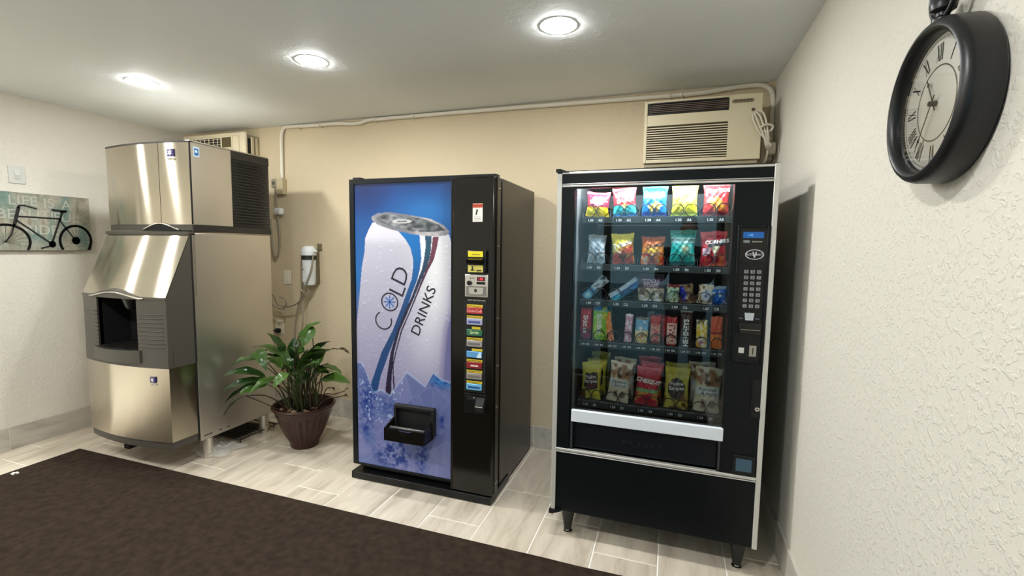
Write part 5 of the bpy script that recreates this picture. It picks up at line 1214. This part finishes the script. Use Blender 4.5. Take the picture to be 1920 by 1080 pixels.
MB().lathe([(.018, kr-.004), (.018, kr+.004), (.011, kr+.010), (.011, kr+.016), (.021, kr+.022), (.023, kr+.034), (.018, kr+.044), (.0, kr+.048)], (XR-.036, ky, kz), 24).build('crown', M['clockblk'], ck, smooth='auto')
pts = [(XR-.036, ky+.050*math.sin(a), kz+kr+.058+.052*-math.cos(a)) for a in [2*PI*i/48 for i in range(49)]]
MB().tube(pts, .0055, 8).build('hanging_ring', M['clockblk'], ck, smooth=True)
clk = glass_mat('clock_glass', (.97, .97, .96), 1.45)
mb = MB(); disc(mb, (XR-.049, ky, kz), kr-.0260, R_Y, U_Z, 64); mb.build('crystal', clk, ck)

# ------------------------------------------------------------------ the photographer, seen only as a dark reflection in the snack machine's glass
def skin_mesh(name, nodes, edges, m, parent, sub=2):
    bm = bmesh.new(); lay = bm.verts.layers.skin.verify(); off = ORG[parent.name]; vs = []
    for i, n in enumerate(nodes):
        v = bm.verts.new((n[0]-off[0], n[1]-off[1], n[2]-off[2])); r = n[3]
        v[lay].radius = r if isinstance(r, tuple) else (r, r); v[lay].use_root = (i == 0); vs.append(v)
    for a, b in edges: bm.edges.new((vs[a], vs[b]))
    me = bpy.data.meshes.new(name); bm.to_mesh(me); bm.free(); me.materials.append(m)
    o = bpy.data.objects.new(name, me); COL.objects.link(o); o.parent = parent; ORG[o.name] = off
    s = o.modifiers.new('skin', 'SKIN'); s.use_smooth_shade = True
    d = o.modifiers.new('subdivision', 'SUBSURF'); d.levels = sub; d.render_levels = sub
    return o
PB = Vector((.150, -.46, 0)); FW = Vector((-.323, .946, 0)); RT = Vector((.946, .323, 0))
def P(r, f, z): return tuple(PB+RT*r+FW*f+Vector((0, 0, z)))
per = thing('person', tuple(PB), 'person in dark jacket and trousers holding up a phone, reflected in the snack machine glass', 'person')
skc = mat('skin', (176, 128, 100), .55); jk = mat('dark_jacket', (20, 22, 30), .85); trs = mat('dark_trousers', (24, 27, 38), .85)
phz = 1.425
N = []; Ed = []
def nd(p, r, par=None):
    N.append((*p, r)); i = len(N)-1
    if par is not None: Ed.append((par, i))
    return i
pel = nd(P(0, 0, .95), (.150, .105)); wa = nd(P(0, .01, 1.10), (.130, .095), pel); chs = nd(P(0, .0, 1.30), (.155, .105), wa); nb = nd(P(0, -.01, 1.43), (.085, .07), chs)
nk = nd(P(0, 0, 1.50), .052, nb); hd0 = nd(P(0, .015, 1.57), (.062, .075), nk); hd1 = nd(P(0, .01, 1.65), (.074, .092), hd0); hd2 = nd(P(0, .0, 1.72), (.055, .070), hd1)
arms = []
for s in (-1, 1):
    hp = nd(P(.095*s, 0, .90), .092, pel); kn = nd(P(.115*s, .02, .49), .060, hp); an = nd(P(.125*s, -.02, .09), .040, kn); to = nd(P(.135*s, .10, .035), (.040, .030), an)
    sh = nd(P(.175*s, -.01, 1.40), .058, chs); el = nd(P(.225*s, .12, 1.15), .043, sh); wr = nd(P(.115*s, .36, phz-.02), .028, el); pm = nd(P(.085*s, .415, phz), (.034, .018), wr)
    arms.append((sh, el, wr, pm, s))
    for k, (dz, l) in enumerate(((.030, .9), (.010, 1.0), (-.010, .95), (-.028, .75))):   # four fingers curl behind and round the phone
        a = nd(P((.078-.004)*s, .430, phz+dz), .0095, pm); b = nd(P((.078-.030*l)*s, .428, phz+dz*1.05), .0085, a); nd(P((.078-.052*l)*s, .434, phz+dz*1.08), .0075, b)
    a = nd(P(.082*s, .398, phz+.022), .0110, pm); b = nd(P(.062*s, .415, phz+.040), .0095, a); nd(P(.044*s, .424, phz+.046), .0082, b)
skin_mesh('body', N, Ed, skc, per)
JN = []; JE = []
def jn(p, r, par=None):
    JN.append((*p, r)); i = len(JN)-1
    if par is not None: JE.append((par, i))
    return i
a = jn(P(0, 0, .93), (.185, .135)); b = jn(P(0, .01, 1.10), (.165, .122), a); c = jn(P(0, 0, 1.30), (.185, .130), b); jn(P(0, -.01, 1.455), (.080, .075), c)
for s in (-1, 1):
    q = jn(P(.180*s, -.01, 1.405), .076, c); e_ = jn(P(.230*s, .12, 1.15), .060, q); jn(P(.130*s, .325, phz-.05), .042, e_)
skin_mesh('jacket', JN, JE, jk, per)
JN = []; JE = []
a = jn(P(0, 0, .93), (.165, .122))
for s in (-1, 1):
    h = jn(P(.098*s, 0, .86), .108, a); k = jn(P(.116*s, .02, .49), .076, h); jn(P(.126*s, -.015, .11), .062, k)
skin_mesh('trousers', JN, JE, trs, per)
for s in (-1, 1):
    skin_mesh('shoe', [(*P(.125*s, -.06, .05), (.045, .048)), (*P(.130*s, .03, .045), (.048, .044)), (*P(.138*s, .13, .035), (.046, .034))], [(0, 1), (1, 2)], flat((26, 26, 28), .6), per)
skin_mesh('hair', [(*P(0, -.045, 1.62), (.070, .055)), (*P(0, -.030, 1.72), (.082, .078)), (*P(0, .03, 1.765), (.066, .040))], [(0, 1), (1, 2)], flat((34, 26, 22), .7), per)
for s in (-1, 1):
    MB().lathe([(0, -.011), (.009, -.006), (.011, 0), (.009, .006), (0, .011)], P(.032*s, .088, 1.655), 12).build('eye', flat((236, 234, 230), .3), per, smooth=True)
    skin_mesh('ear', [(*P(.074*s, -.005, 1.635), .012), (*P(.080*s, -.010, 1.665), .015)], [(0, 1)], skc, per, 1)
skin_mesh('nose', [(*P(0, .094, 1.665), .009), (*P(0, .108, 1.625), .014)], [(0, 1)], skc, per, 1)
skin_mesh('mouth', [(*P(-.022, .086, 1.588), .006), (*P(0, .092, 1.586), .008), (*P(.022, .086, 1.588), .006)], [(0, 1), (1, 2)], flat((150, 84, 78), .5), per, 1)
phn = thing('phone', P(0, .45, phz), 'black phone held up in both hands by the person in the dark jacket', 'phone')
ang = math.atan2(RT.y, RT.x)
bd = MB().box(-.075, .075, -.004, .004, -.036, .036).build('phone_body', M['blkgloss'], phn, local=True, bevel=.003); bd.rotation_euler = (0, 0, ang)
bk_ = MB().box(-.071, .071, -.0046, -.004, -.033, .033).build('screen', flat((40, 44, 50), .15), phn, local=True); bk_.rotation_euler = (0, 0, ang)
